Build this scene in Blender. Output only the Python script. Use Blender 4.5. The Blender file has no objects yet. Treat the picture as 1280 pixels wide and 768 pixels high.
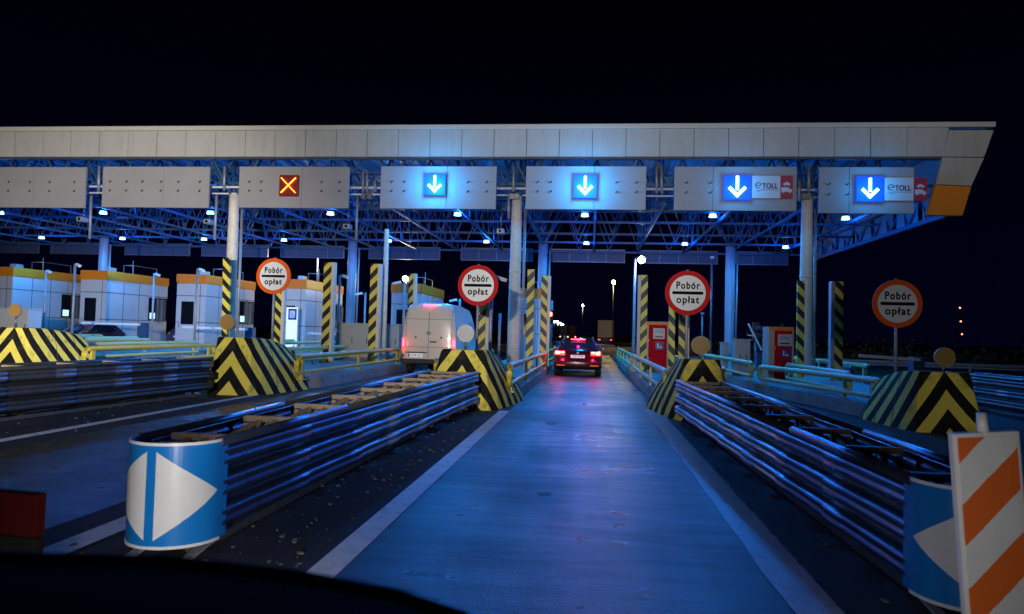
import bpy, bmesh, math, random
from mathutils import Vector, Matrix
random.seed(7)
R = math.radians
sc = bpy.context.scene
COL = sc.collection

# ------------------------------------------------------------------ camera
FPX, PITCH, YAW, ROLL, CAMH = 892.0, 0.036, 0.110, 0.027, 1.6
_F = Vector((-math.sin(YAW) * math.cos(PITCH), math.cos(YAW) * math.cos(PITCH), math.sin(PITCH)))
_R0 = Vector((math.cos(YAW), math.sin(YAW), 0))
_U0 = _R0.cross(_F)
_R = _R0 * math.cos(ROLL) + _U0 * math.sin(ROLL)
_U = _U0 * math.cos(ROLL) - _R0 * math.sin(ROLL)
cd = bpy.data.cameras.new('camera')
cam = bpy.data.objects.new('camera', cd)
COL.objects.link(cam)
cam.matrix_world = Matrix(((_R.x, _U.x, -_F.x, 0), (_R.y, _U.y, -_F.y, 0), (_R.z, _U.z, -_F.z, CAMH), (0, 0, 0, 1)))
cd.sensor_fit = 'HORIZONTAL'
cd.sensor_width = 36
cd.lens = FPX / 1280 * 36
cd.dof.use_dof = True
cd.dof.focus_distance = 13.0
cd.dof.aperture_fstop = 2.4
cd.clip_start = 0.05
cd.clip_end = 3000
sc.camera = cam

# ------------------------------------------------------------------ world: night sky
W = bpy.data.worlds.new('World')
sc.world = W
W.use_nodes = True
nt = W.node_tree
bg = nt.nodes['Background']
tc = nt.nodes.new('ShaderNodeTexCoord')
sx = nt.nodes.new('ShaderNodeSeparateXYZ')
mr = nt.nodes.new('ShaderNodeMapRange')
mr.inputs['From Min'].default_value = -0.02
mr.inputs['From Max'].default_value = 0.5
cr = nt.nodes.new('ShaderNodeValToRGB')
cr.color_ramp.elements[0].color = (0.0003, 0.0005, 0.0065, 1)
cr.color_ramp.elements[1].color = (0.00003, 0.00003, 0.0004, 1)
nt.links.new(tc.outputs['Generated'], sx.inputs[0])
nt.links.new(sx.outputs['Z'], mr.inputs['Value'])
nt.links.new(mr.outputs[0], cr.inputs[0])
nt.links.new(cr.outputs[0], bg.inputs['Color'])
bg.inputs['Strength'].default_value = 1.0
sc.view_settings.view_transform = 'Standard'
sc.view_settings.look = 'None'
sc.view_settings.exposure = 0.0
sc.view_settings.gamma = 1.0

# ------------------------------------------------------------------ light from behind: this car's headlights and added, unseen fill lights
def add_light(name, kind, loc, energy, color, parent=None, **kw):
    d = bpy.data.lights.new(name, kind)
    d.energy = energy
    d.color = color
    tgt = kw.pop('target', None)
    for k, v in kw.items():
        setattr(d, k, v)
    o = bpy.data.objects.new(name, d)
    COL.objects.link(o)
    o.location = loc
    if tgt is not None:
        o.rotation_euler = (Vector(tgt) - Vector(loc)).to_track_quat('-Z', 'Y').to_euler()
    if parent:
        o.parent = parent
    return o

FILL_WARM = (1.0, 0.92, 0.84)
for fx, ft in ((-34, -35), (-22, -22), (-10, -9), (2, 5), (10, 16)):
    add_light('fascia_fill_spot', 'SPOT', (fx, -18, 9), 7500, FILL_WARM, target=(ft, 28, 15.5), spot_size=R(36), spot_blend=0.9, shadow_soft_size=0.4)  # added unseen spots, aimed high to brighten only the canopy front
add_light('near_fill_point', 'POINT', (0.9, 1.3, 0.95), 14.0, (1.0, 0.94, 0.88), shadow_soft_size=0.08)  # added fill for the near beacon and nose boards, not a real lamp
for hx in (-1.2, 0.25):
    add_light('headlight_beam', 'SPOT', (hx, 1.3, 0.72), 300 if hx < 0 else 60, (1.0, 0.95, 0.90), target=(hx - 4.5, 14, 1.4) if hx < 0 else (2.5, 14, 1.6), spot_size=R(80), spot_blend=1.0, shadow_soft_size=0.06)
for lx, ly, lz, tx, ty, tz, e, ss in ((-2.5, -5, 3.0, -12, 17, 2.6, 7000, 46), (-1.5, -5, 3.2, -2.5, 22, 5.6, 10500, 42), (2.5, -5, 3.0, 8.5, 16, 2.9, 1500, 42), (-3.0, -5, 3.4, -25, 40, 5.0, 34000, 30)):
    add_light('island_fill_spot', 'SPOT', (lx, ly, lz), e, (1.0, 0.95, 0.90), target=(tx, ty, tz), spot_size=R(ss), spot_blend=1.0, shadow_soft_size=0.12)  # added spots from behind to brighten blocks, signs, columns and booths

# ------------------------------------------------------------------ helpers
def ray(px, py):
    return _F + _R * ((px - 640) / FPX) - _U * ((py - 384) / FPX)
def P(px, py, Y):                      # photo direction met with the upright plane at distance Y
    r = ray(px, py)
    return Vector((0, 0, CAMH)) + r * (Y / r.y)
def PZ(px, py, z):                     # met with the level plane at height z
    r = ray(px, py)
    return Vector((0, 0, CAMH)) + r * ((z - CAMH) / r.z)

class MB:
    def __init__(s):
        s.bm = bmesh.new()
        s.uv = s.bm.loops.layers.uv.new('uv')
    def face(s, pts, mi=0, uvs=None, smooth=False):
        vs = [s.bm.verts.new(p) for p in pts]
        f = s.bm.faces.new(vs)
        f.material_index = mi
        f.smooth = smooth
        if uvs:
            for l, u in zip(f.loops, uvs):
                l[s.uv].uv = u
        return f
    def box(s, x0, x1, y0, y1, z0, z1, mi=0, bev=0.0):
        n0 = len(s.bm.verts)
        r = bmesh.ops.create_cube(s.bm, size=1, matrix=Matrix.Translation(((x0 + x1) / 2, (y0 + y1) / 2, (z0 + z1) / 2)) @ Matrix.Diagonal((abs(x1 - x0), abs(y1 - y0), abs(z1 - z0), 1)))
        fs = set()
        es = set()
        for v in r['verts']:
            fs.update(v.link_faces)
            es.update(v.link_edges)
        for f in fs:
            f.material_index = mi
        if bev > 0:
            b = bmesh.ops.bevel(s.bm, geom=list(es), offset=bev, segments=2, affect='EDGES', profile=0.6)
            for f in b['faces']:
                f.material_index = mi
        return s
    def bar(s, a, b, w, h=None, mi=0):       # rectangular bar between two points
        h = h or w
        a, b = Vector(a), Vector(b)
        d = b - a
        L = d.length
        q = d.to_track_quat('Y', 'Z')
        m = Matrix.Translation((a + b) / 2) @ q.to_matrix().to_4x4() @ Matrix.Diagonal((w, L, h, 1))
        r = bmesh.ops.create_cube(s.bm, size=1, matrix=m)
        fs = set()
        for v in r['verts']:
            fs.update(v.link_faces)
        for f in fs:
            f.material_index = mi
        return s
    def tube(s, pts, r, seg=10, mi=0, r2=None, caps=True):
        pts = [Vector(p) for p in pts]
        n = len(pts)
        rings = []
        for i, p in enumerate(pts):
            if i == 0: d = pts[1] - p
            elif i == n - 1: d = p - pts[i - 1]
            else: d = (pts[i + 1] - p).normalized() + (p - pts[i - 1]).normalized()
            d.normalize()
            up = Vector((0, 0, 1)) if abs(d.z) < 0.95 else Vector((0, 1, 0))
            a = d.cross(up).normalized()
            b = a.cross(d).normalized()
            rr = r if r2 is None else r + (r2 - r) * i / (n - 1)
            rings.append([s.bm.verts.new(p + a * (rr * math.cos(2 * math.pi * k / seg)) + b * (rr * math.sin(2 * math.pi * k / seg))) for k in range(seg)])
        for i in range(n - 1):
            for k in range(seg):
                f = s.bm.faces.new([rings[i][k], rings[i][(k + 1) % seg], rings[i + 1][(k + 1) % seg], rings[i + 1][k]])
                f.smooth = True
                f.material_index = mi
        if caps:
            for rg in (rings[0][::-1], rings[-1]):
                f = s.bm.faces.new(rg)
                f.material_index = mi
        return s
    def prism(s, poly, y0, y1, mi=0, axis='Y'):   # polygon in XZ (axis Y) or XY (axis Z) or YZ (axis X)
        def mk(p, t):
            if axis == 'Y': return Vector((p[0], t, p[1]))
            if axis == 'Z': return Vector((p[0], p[1], t))
            return Vector((t, p[0], p[1]))
        a = [s.bm.verts.new(mk(p, y0)) for p in poly]
        b = [s.bm.verts.new(mk(p, y1)) for p in poly]
        n = len(poly)
        fs = [s.bm.faces.new(a), s.bm.faces.new(b[::-1])]
        for i in range(n):
            fs.append(s.bm.faces.new([a[i], b[i], b[(i + 1) % n], a[(i + 1) % n]]))
        for f in fs:
            f.material_index = mi
        return s
    def disc(s, c, r, y0, y1, seg=40, mi=0):
        cx, cz = c
        return s.prism([(cx + r * math.cos(2 * math.pi * k / seg), cz + r * math.sin(2 * math.pi * k / seg)) for k in range(seg)], y0, y1, mi)
    def loft(s, rings, mi=0, smooth=True, closed=True, caps=False):
        vr = [[s.bm.verts.new(p) for p in r] for r in rings]
        n = len(vr[0])
        for i in range(len(vr) - 1):
            for k in range(n if closed else n - 1):
                f = s.bm.faces.new([vr[i][k], vr[i][(k + 1) % n], vr[i + 1][(k + 1) % n], vr[i + 1][k]])
                f.smooth = smooth
                f.material_index = mi
        if caps:
            s.bm.faces.new(vr[0][::-1]).material_index = mi
            s.bm.faces.new(vr[-1]).material_index = mi
        return s
    def shift(s, v):
        bmesh.ops.translate(s.bm, vec=-Vector(v), verts=s.bm.verts)
        return s
    def build(s, name, mats, parent=None, loc=None, recalc=True, world=None):
        # world: geometry is in world coordinates; move it under the parent's base point
        if world is not None:
            s.shift(world)
        if recalc:
            bmesh.ops.recalc_face_normals(s.bm, faces=s.bm.faces)
        me = bpy.data.meshes.new(name)
        s.bm.to_mesh(me)
        s.bm.free()
        for m in (mats if isinstance(mats, (list, tuple)) else [mats]):
            me.materials.append(m)
        o = bpy.data.objects.new(name, me)
        COL.objects.link(o)
        if loc is not None:
            o.location = loc
        if parent is not None:
            o.parent = parent
        return o

def tag(o, label=None, cat=None, group=None, kind=None):
    if label: o['label'] = label
    if cat: o['category'] = cat
    if group: o['group'] = group
    if kind: o['kind'] = kind
    return o
def thing(name, label, cat, loc=(0, 0, 0), rz=0.0, group=None):
    o = bpy.data.objects.new(name, None)
    o.empty_display_size = 0.2
    COL.objects.link(o)
    o.location = loc
    o.rotation_euler = (0, 0, rz)
    return tag(o, label, cat, group)
def kids(o):
    return [c for c in COL.objects if c.parent == o]
def copy_tree(o, loc=None, rz=None, label=None, parent=None, group=None):
    c = o.copy()
    COL.objects.link(c)
    if parent is not None: c.parent = parent
    if loc is not None: c.location = loc
    if rz is not None: c.rotation_euler = (0, 0, rz)
    if label: c['label'] = label
    if group: c['group'] = group
    for ch in kids(o):
        copy_tree(ch, parent=c)
    return c
def text_part(name, body, size, loc, mat, parent, depth=0.004, width=None, offset=0.0, spacing=1.0):
    cu = bpy.data.curves.new(name, 'FONT')
    cu.body = body
    cu.size = size
    cu.align_x = 'CENTER'
    cu.align_y = 'CENTER'
    cu.extrude = depth
    cu.offset = offset
    cu.space_character = spacing
    to = bpy.data.objects.new(name, cu)
    COL.objects.link(to)
    dg = bpy.context.evaluated_depsgraph_get()
    me = bpy.data.meshes.new_from_object(to.evaluated_get(dg))
    bpy.data.objects.remove(to)
    bpy.data.curves.remove(cu)
    me.name = name
    xs = [v.co.x for v in me.vertices]
    k = 1.0
    if width and xs:
        k = width / (max(xs) - min(xs))
    for v in me.vertices:                      # stand the letters up, facing -Y
        x, y, z = v.co
        v.co = (x * k, -z, y)
    me.materials.clear()
    me.materials.append(mat)
    o = bpy.data.objects.new(name, me)
    COL.objects.link(o)
    o.location = loc
    o.parent = parent
    return o

# ------------------------------------------------------------------ materials
def N(t, kind, **kw):
    n = t.nodes.new(kind)
    for k, v in kw.items():
        setattr(n, k, v)
    return n
def mat(name, color, rough=0.5, metal=0.0, var=0.15, scale=3.0, bump=0.0, bscale=40.0, rvar=0.1, dirt=0.0, dirtc=(0.03, 0.028, 0.025), coat=0.0, stretch=None, spec=0.5):
    m = bpy.data.materials.new(name)
    m.use_nodes = True
    t = m.node_tree
    b = t.nodes['Principled BSDF']
    L = t.links.new
    tcn = N(t, 'ShaderNodeTexCoord')
    vec = tcn.outputs['Object']
    if stretch:
        mp = N(t, 'ShaderNodeMapping')
        mp.inputs['Scale'].default_value = stretch
        L(vec, mp.inputs[0])
        vec = mp.outputs[0]
    no = N(t, 'ShaderNodeTexNoise')
    no.inputs['Scale'].default_value = scale
    no.inputs['Detail'].default_value = 6
    no.inputs['Roughness'].default_value = 0.6
    L(vec, no.inputs['Vector'])
    mx = N(t, 'ShaderNodeMix', data_type='RGBA')
    c = Vector(color[:3])
    mx.inputs['A'].default_value = (*(c * (1 - var)), 1)
    mx.inputs['B'].default_value = (*[min(1, q) for q in (c * (1 + var))], 1)
    L(no.outputs['Fac'], mx.inputs['Factor'])
    out = mx.outputs['Result']
    if dirt > 0:
        n2 = N(t, 'ShaderNodeTexNoise')
        n2.inputs['Scale'].default_value = scale * 2.3
        n2.inputs['Detail'].default_value = 8
        n2.inputs['Roughness'].default_value = 0.7
        L(vec, n2.inputs['Vector'])
        r2 = N(t, 'ShaderNodeMapRange')
        r2.inputs['From Min'].default_value = 0.5
        r2.inputs['From Max'].default_value = 0.72
        r2.inputs['To Max'].default_value = dirt
        L(n2.outputs['Fac'], r2.inputs['Value'])
        m2 = N(t, 'ShaderNodeMix', data_type='RGBA')
        L(r2.outputs[0], m2.inputs['Factor'])
        L(out, m2.inputs['A'])
        m2.inputs['B'].default_value = (*dirtc, 1)
        out = m2.outputs['Result']
    L(out, b.inputs['Base Color'])
    rr = N(t, 'ShaderNodeMapRange')
    rr.inputs['To Min'].default_value = max(0.02, rough - rvar)
    rr.inputs['To Max'].default_value = min(1, rough + rvar)
    L(no.outputs['Fac'], rr.inputs['Value'])
    L(rr.outputs[0], b.inputs['Roughness'])
    b.inputs['Metallic'].default_value = metal
    b.inputs['Specular IOR Level'].default_value = spec
    if coat: b.inputs['Coat Weight'].default_value = coat
    if bump > 0:
        n3 = N(t, 'ShaderNodeTexNoise')
        n3.inputs['Scale'].default_value = bscale
        n3.inputs['Detail'].default_value = 4
        L(vec, n3.inputs['Vector'])
        bp = N(t, 'ShaderNodeBump')
        bp.inputs['Strength'].default_value = bump
        bp.inputs['Distance'].default_value = 0.02
        L(n3.outputs['Fac'], bp.inputs['Height'])
        L(bp.outputs[0], b.inputs['Normal'])
    return m
def emit(name, color, strength):
    m = bpy.data.materials.new(name)
    m.use_nodes = True
    t = m.node_tree
    b = t.nodes['Principled BSDF']
    b.inputs['Base Color'].default_value = (*[c * 0.5 for c in color], 1)
    b.inputs['Emission Color'].default_value = (*color, 1)
    b.inputs['Emission Strength'].default_value = strength
    return m
def striped(name, period, slope, ca=(0.62, 0.48, 0.03), cb=(0.012, 0.012, 0.013), chevron=False, phase=0.0, uv=False, rough=0.45, dirt=0.5, duty=0.5, swap=False):
    # hazard stripes; chevron: stripes fall away from the middle line u = 0
    m = mat(name, ca, rough, var=0.12, scale=4)
    t = m.node_tree
    L = t.links.new
    b = t.nodes['Principled BSDF']
    tcn = N(t, 'ShaderNodeTexCoord')
    sp = N(t, 'ShaderNodeSeparateXYZ')
    L(tcn.outputs['UV' if uv else 'Object'], sp.inputs[0])
    nw = N(t, 'ShaderNodeTexNoise')
    nw.inputs['Scale'].default_value = 30
    L(tcn.outputs['Object'], nw.inputs['Vector'])
    u = sp.outputs['X']
    if chevron:
        ab = N(t, 'ShaderNodeMath', operation='ABSOLUTE')
        L(u, ab.inputs[0])
        u = ab.outputs[0]
    mu = N(t, 'ShaderNodeMath', operation='MULTIPLY_ADD')
    L(u, mu.inputs[0])
    mu.inputs[1].default_value = slope
    L(sp.outputs['Y' if uv else 'Z'], mu.inputs[2])
    wob = N(t, 'ShaderNodeMath', operation='MULTIPLY_ADD')
    L(nw.outputs['Fac'], wob.inputs[0])
    wob.inputs[1].default_value = 0.012
    L(mu.outputs[0], wob.inputs[2])
    dv = N(t, 'ShaderNodeMath', operation='MULTIPLY_ADD')
    L(wob.outputs[0], dv.inputs[0])
    dv.inputs[1].default_value = 1 / period
    dv.inputs[2].default_value = phase + 50
    fr = N(t, 'ShaderNodeMath', operation='FRACT')
    L(dv.outputs[0], fr.inputs[0])
    gt = N(t, 'ShaderNodeMath', operation='GREATER_THAN')
    L(fr.outputs[0], gt.inputs[0])
    gt.inputs[1].default_value = duty
    base = b.inputs['Base Color'].links[0].from_socket
    mx = N(t, 'ShaderNodeMix', data_type='RGBA')
    L(gt.outputs[0], mx.inputs['Factor'])
    L(base, mx.inputs['A'])
    mx.inputs['B'].default_value = (*cb, 1)
    # grime and chipped paint
    n2 = N(t, 'ShaderNodeTexNoise')
    n2.inputs['Scale'].default_value = 3.2
    n2.inputs['Detail'].default_value = 9
    n2.inputs['Roughness'].default_value = 0.72
    L(tcn.outputs['Object'], n2.inputs['Vector'])
    r2 = N(t, 'ShaderNodeMapRange')
    r2.inputs['From Min'].default_value = 0.52
    r2.inputs['From Max'].default_value = 0.68
    r2.inputs['To Max'].default_value = dirt
    L(n2.outputs['Fac'], r2.inputs['Value'])
    m2 = N(t, 'ShaderNodeMix', data_type='RGBA')
    L(r2.outputs[0], m2.inputs['Factor'])
    L(mx.outputs['Result'], m2.inputs['A'])
    m2.inputs['B'].default_value = (0.09, 0.085, 0.075, 1)
    L(m2.outputs['Result'], b.inputs['Base Color'])
    return m

M = {}
M['conc'] = mat('concrete', (0.22, 0.21, 0.19), 0.75, var=0.3, scale=2, bump=0.4, bscale=25, dirt=0.7)
M['kerb'] = mat('kerb_concrete', (0.3, 0.28, 0.25), 0.7, var=0.35, scale=1.5, bump=0.4, bscale=20, dirt=0.8, dirtc=(0.05, 0.045, 0.04))
M['cladding'] = mat('cladding', (0.5, 0.49, 0.46), 0.5, var=0.10, scale=0.9, stretch=(2.5, 2.5, .35), dirt=0.3, dirtc=(0.25, 0.23, 0.2))
M['orange'] = mat('orange_cladding', (0.85, 0.26, 0.012), 0.45, var=0.1)
M['board'] = mat('sign_board_metal', (0.34, 0.33, 0.35), 0.5, metal=0.0, var=0.12, scale=1.2, rvar=0.12, bump=0.05, bscale=1.2)
M['column'] = mat('column_paint', (0.80, 0.75, 0.65), 0.5, var=0.1, dirt=0.35, dirtc=(0.2, 0.18, 0.15))
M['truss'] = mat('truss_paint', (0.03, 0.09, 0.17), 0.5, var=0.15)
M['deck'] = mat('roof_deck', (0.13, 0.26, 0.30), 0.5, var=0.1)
M['deck_dark'] = mat('rear_panel_paint', (0.05, 0.07, 0.12), 0.5, var=0.1)
M['galv'] = mat('galvanised_steel', (0.22, 0.24, 0.28), 0.36, metal=0.85, var=0.3, scale=6, rvar=0.18, bump=.06, bscale=4, dirt=0.8, dirtc=(0.08, 0.08, 0.08))
M['navysteel'] = mat('navy_steel', (0.05, 0.07, 0.16), 0.3, metal=0.6, var=0.3, scale=4, bump=.2, bscale=5, dirt=.5)
M['blacksteel'] = mat('blackened_steel', (0.06, 0.065, 0.07), 0.45, metal=0.5, var=0.3, scale=5, bump=.2, bscale=5, dirt=.5)
M['galvdull'] = mat('dull_steel', (0.2, 0.21, 0.23), 0.42, metal=0.7, var=0.3, scale=5, rvar=0.15, dirt=0.6)
M['galvlight'] = mat('worn_steel', (0.38, 0.40, 0.43), 0.5, metal=0.4, var=0.3, scale=7, rvar=0.15, bump=.3, bscale=6, dirt=0.55, dirtc=(0.1, 0.1, 0.1))
M['rusty'] = mat('rusty_frame', (0.36, 0.27, 0.18), 0.65, metal=0.2, var=0.3, scale=8, dirt=0.6)
M['black'] = mat('black_plastic', (0.012, 0.012, 0.014), 0.4)
M['rubber'] = mat('rubber', (0.02, 0.02, 0.02), 0.7)
M['white'] = mat('white_paint', (0.78, 0.78, 0.78), 0.4, var=0.05)
M['signwhite'] = mat('sign_white', (0.80, 0.82, 0.86), 0.35, var=0.05, scale=5, dirt=0.14, dirtc=(0.5, 0.48, 0.45))
M['signred'] = mat('sign_red', (0.58, 0.008, 0.012), 0.6, var=0.06, spec=.15)
M['signorange'] = mat('faded_sign_red', (0.80, 0.12, 0.008), 0.6, var=0.06, spec=.15)
M['signblue'] = mat('sign_blue', (0.008, 0.21, 0.68), 0.3, var=0.05)
M['ink'] = mat('ink', (0.006, 0.006, 0.008), 0.8, spec=.05)
M['yellow'] = mat('rail_yellow', (0.6, 0.47, 0.06), 0.4, var=0.12, scale=6, dirt=0.25, dirtc=(0.2, 0.16, 0.08))
M['green_yellow'] = mat('rail_pale_yellow', (0.55, 0.6, 0.25), 0.4, var=0.12, scale=6, dirt=0.25, dirtc=(0.2, 0.2, 0.12))
M['booth'] = mat('booth_panel', (0.6, 0.6, 0.6), 0.4, var=0.06, dirt=0.15, dirtc=(0.3, 0.28, 0.26))
M['joint'] = mat('joint', (0.06, 0.06, 0.07), 0.6)
M['glass'] = mat('dark_glass', (0.008, 0.01, 0.014), 0.08, var=0.1, rvar=0.02)
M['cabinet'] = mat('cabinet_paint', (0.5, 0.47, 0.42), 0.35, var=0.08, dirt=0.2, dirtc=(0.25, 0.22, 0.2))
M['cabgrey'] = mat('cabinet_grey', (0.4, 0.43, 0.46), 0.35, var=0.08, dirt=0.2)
M['kioskred'] = mat('kiosk_red', (0.62, 0.006, 0.02), 0.7, var=0.12, scale=2, spec=.12)
M['darkred'] = mat('plate_red', (0.42, 0.03, 0.06), 0.4)
M['platewhite'] = mat('plate_white', (0.6, 0.62, 0.66), 0.35, var=0.03)
M['navy'] = mat('navy_ink', (0.01, 0.02, 0.08), 0.4)
M['lineblue'] = mat('pictogram_blue', (0.01, 0.03, 0.3), 0.35)
M['amber'] = mat('amber_lens', (0.32, 0.2, 0.06), 0.35, var=0.1)
M['greydisc'] = mat('grey_lens', (0.4, 0.4, 0.42), 0.35, var=0.1)
M['lampwhite'] = emit('lamp_lens', (0.30, 0.68, 1.0), 6)
M['arrow'] = emit('arrow_light', (0.45, 0.95, 1.0), 6.5)
M['arrowbg'] = emit('arrow_field', (0.0, 0.10, 0.85), 0.6)
M['cross'] = emit('cross_light', (1.0, 0.22, 0.02), 9)
M['crossbg'] = emit('cross_field', (0.25, 0.005, 0.0), 0.10)
M['crosscore'] = emit('cross_core', (1.0, 0.8, 0.15), 5)
M['brake'] = emit('brake_light', (1.0, 0.035, 0.02), 7)
M['brakecore'] = emit('brake_core', (1.0, 0.42, 0.18), 9)
M['vanbrake'] = emit('van_brake_light', (1.0, 0.05, 0.03), 3.0)
M['stop'] = emit('high_stop_light', (1.0, 0.06, 0.16), 8)
M['redlamp'] = emit('red_signal', (1.0, 0.04, 0.02), 30)
M['streetwhite'] = emit('street_lamp_white', (0.95, 0.92, 1.0), 45)
M['streetyellow'] = emit('street_lamp_yellow', (1.0, 0.78, 0.35), 60)
M['screen'] = emit('screen', (0.45, 0.8, 1.0), 1.4)
M['headlamp'] = emit('headlamp', (0.8, 0.9, 1.0), 30)
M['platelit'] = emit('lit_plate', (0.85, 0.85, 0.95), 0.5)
M['boardglow'] = emit('board_glow', (0.8, 0.9, 1.0), 0.8)  # white board made to glow, emission standing in for light on it
M['post'] = striped('post_stripes', 0.50, -1.05, ca=(0.88, 0.76, 0.13), dirt=0.3)
M['post_back'] = striped('post_stripes_back', 0.50, 1.05, ca=(0.88, 0.76, 0.13), dirt=0.3)
M['block'] = striped('block_stripes', 0.68, 1.35, ca=(0.86, 0.74, 0.13), chevron=True, uv=True, dirt=0.6, phase=0.04, rough=0.8)
M['block'].node_tree.nodes['Principled BSDF'].inputs['Specular IOR Level'].default_value = 0.15
M['beacon'] = striped('beacon_stripes', 0.36, -0.95, ca=(0.78, 0.80, 0.84), cb=(0.78, 0.16, 0.03), dirt=0.1, rough=0.35, phase=0.10)
M['boom'] = striped('boom_stripes', 1.0, 0.0, ca=(0.8, 0.8, 0.82), cb=(0.45, 0.03, 0.03), dirt=0.05, duty=0.82)

def asphalt(name, dark, light, r0, r1, blotch=0.5, line=True):
    m = bpy.data.materials.new(name)
    m.use_nodes = True
    t = m.node_tree
    L = t.links.new
    b = t.nodes['Principled BSDF']
    tcn = N(t, 'ShaderNodeTexCoord')
    big = N(t, 'ShaderNodeTexNoise')
    big.inputs['Scale'].default_value = blotch
    big.inputs['Detail'].default_value = 5
    L(tcn.outputs['Object'], big.inputs['Vector'])
    mp = N(t, 'ShaderNodeMapping')
    mp.inputs['Scale'].default_value = (0.5, 2.6, 1)
    L(tcn.outputs['Object'], mp.inputs[0])
    st = N(t, 'ShaderNodeTexNoise')
    st.inputs['Scale'].default_value = 1.6
    st.inputs['Detail'].default_value = 7
    st.inputs['Roughness'].default_value = 0.65
    L(mp.outputs[0], st.inputs['Vector'])
    # wheel tracks along the lane
    mp2 = N(t, 'ShaderNodeMapping')
    mp2.inputs['Scale'].default_value = (1.5, 0.03, 1)
    L(tcn.outputs['Object'], mp2.inputs[0])
    tr = N(t, 'ShaderNodeTexNoise')
    tr.inputs['Scale'].default_value = 1.0
    tr.inputs['Detail'].default_value = 3
    L(mp2.outputs[0], tr.inputs['Vector'])
    ad = N(t, 'ShaderNodeMath', operation='ADD')
    L(st.outputs['Fac'], ad.inputs[0])
    L(big.outputs['Fac'], ad.inputs[1])
    ad2 = N(t, 'ShaderNodeMath', operation='ADD')
    L(ad.outputs[0], ad2.inputs[0])
    L(tr.outputs['Fac'], ad2.inputs[1])
    mr = N(t, 'ShaderNodeMapRange')
    mr.inputs['From Min'].default_value = 1.22
    mr.inputs['From Max'].default_value = 1.78
    L(ad2.outputs[0], mr.inputs['Value'])
    rr = N(t, 'ShaderNodeMapRange')
    rr.inputs['To Min'].default_value = r0
    rr.inputs['To Max'].default_value = r1
    L(mr.outputs[0], rr.inputs['Value'])
    L(rr.outputs[0], b.inputs['Roughness'])
    fine = N(t, 'ShaderNodeTexNoise')
    fine.inputs['Scale'].default_value = 90
    fine.inputs['Detail'].default_value = 2
    L(tcn.outputs['Object'], fine.inputs['Vector'])
    mx = N(t, 'ShaderNodeMix', data_type='RGBA')
    mx.inputs['A'].default_value = (*dark, 1)
    mx.inputs['B'].default_value = (*light, 1)
    ml = N(t, 'ShaderNodeMath', operation='MULTIPLY')
    L(mr.outputs[0], ml.inputs[0])
    L(fine.outputs['Fac'], ml.inputs[1])
    L(ml.outputs[0], mx.inputs['Factor'])
    L(mx.outputs['Result'], b.inputs['Base Color'])
    bp = N(t, 'ShaderNodeBump')
    bp.inputs['Strength'].default_value = 0.6
    bp.inputs['Distance'].default_value = 0.012
    L(fine.outputs['Fac'], bp.inputs['Height'])
    bp2 = N(t, 'ShaderNodeBump')
    bp2.inputs['Strength'].default_value = 0.32
    bp2.inputs['Distance'].default_value = 0.03
    L(st.outputs['Fac'], bp2.inputs['Height'])
    L(bp.outputs[0], bp2.inputs['Normal'])
    L(bp2.outputs[0], b.inputs['Normal'])
    return m
M['lane'] = asphalt('damp_asphalt', (0.004, 0.005, 0.006), (0.055, 0.058, 0.065), 0.24, 0.52)
M['ground'] = asphalt('rough_asphalt', (0.006, 0.006, 0.007), (0.04, 0.038, 0.036), 0.7, 0.95)
M['plaza'] = asphalt('far_concrete', (0.16, 0.13, 0.10), (0.3, 0.25, 0.2), 0.6, 0.8)
M['paint'] = mat('road_paint', (0.78, 0.78, 0.76), 0.5, var=0.2, scale=3, bump=0.3, bscale=60, dirt=0.5, dirtc=(0.06, 0.06, 0.06))
M['strip'] = mat('worn_strip', (0.42, 0.42, 0.41), 0.36, var=0.3, scale=2.5, bump=0.4, bscale=50, dirt=0.7, dirtc=(0.06, 0.06, 0.06))

# ------------------------------------------------------------------ setting
def sheet(name, poly, z, m):
    b = MB()
    b.face([(x, y, z) for x, y in poly])
    return tag(b.build(name, m), kind='structure')
sheet('ground', [(-900, -60), (900, -60), (900, 1600), (-900, 1600)], 0, M['ground'])
def lane(x0, x1, y0=-8, y1=60):
    sheet('road', [(x0, y0), (x1, y0), (x1, y1), (x0, y1)], 0.004, M['lane'])
lane(-1.62, 1.55)
lane(-7.1, -4.1)
lane(2.75, 4.9)
lane(-13.4, -9.9)
lane(-19.4, -16.3)
lane(-26, -22.3)
lane(9.2, 12.6)
sheet('pavement', [(-12, 60), (30, 52), (60, 110), (14, 160), (1, 260), (-5, 260), (-12, 120)], 0.006, M['plaza'])
def strip(name, pts_x, y0, y1, m, z=0.010):
    return sheet(name, [(pts_x[0], y0), (pts_x[1], y0), (pts_x[1], y1), (pts_x[0], y1)], z, m)
strip('road_marking', (-1.80, -1.59), 2.2, 14.5, M['paint'])
strip('road_marking', (-3.76, -3.52), 2.0, 8.6, M['paint'])
strip('road_marking', (-7.74, -7.54), 4.0, 17.0, M['paint'])
strip('road_marking', (4.6, 4.85), 6.0, 15.0, M['strip'])
b = MB()                                            # worn concrete edge strip, drawn with a ragged left edge
n = 40
for i in range(n):
    ya, yb = 1.5 + i * 0.36, 1.5 + (i + 1) * 0.36
    xa = 1.22 + 0.01 * math.sin(i * 1.7) if i == 0 else xb
    xb = 1.22 + 0.012 * math.sin((i + 1) * 1.7) + random.uniform(-.008, .008)
    b.face([(xa, ya, 0.010), (1.52, ya, 0.010), (1.52, yb, 0.010), (xb, yb, 0.010)])
tag(b.build('road_edge_strip', M['strip']), kind='structure')

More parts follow.
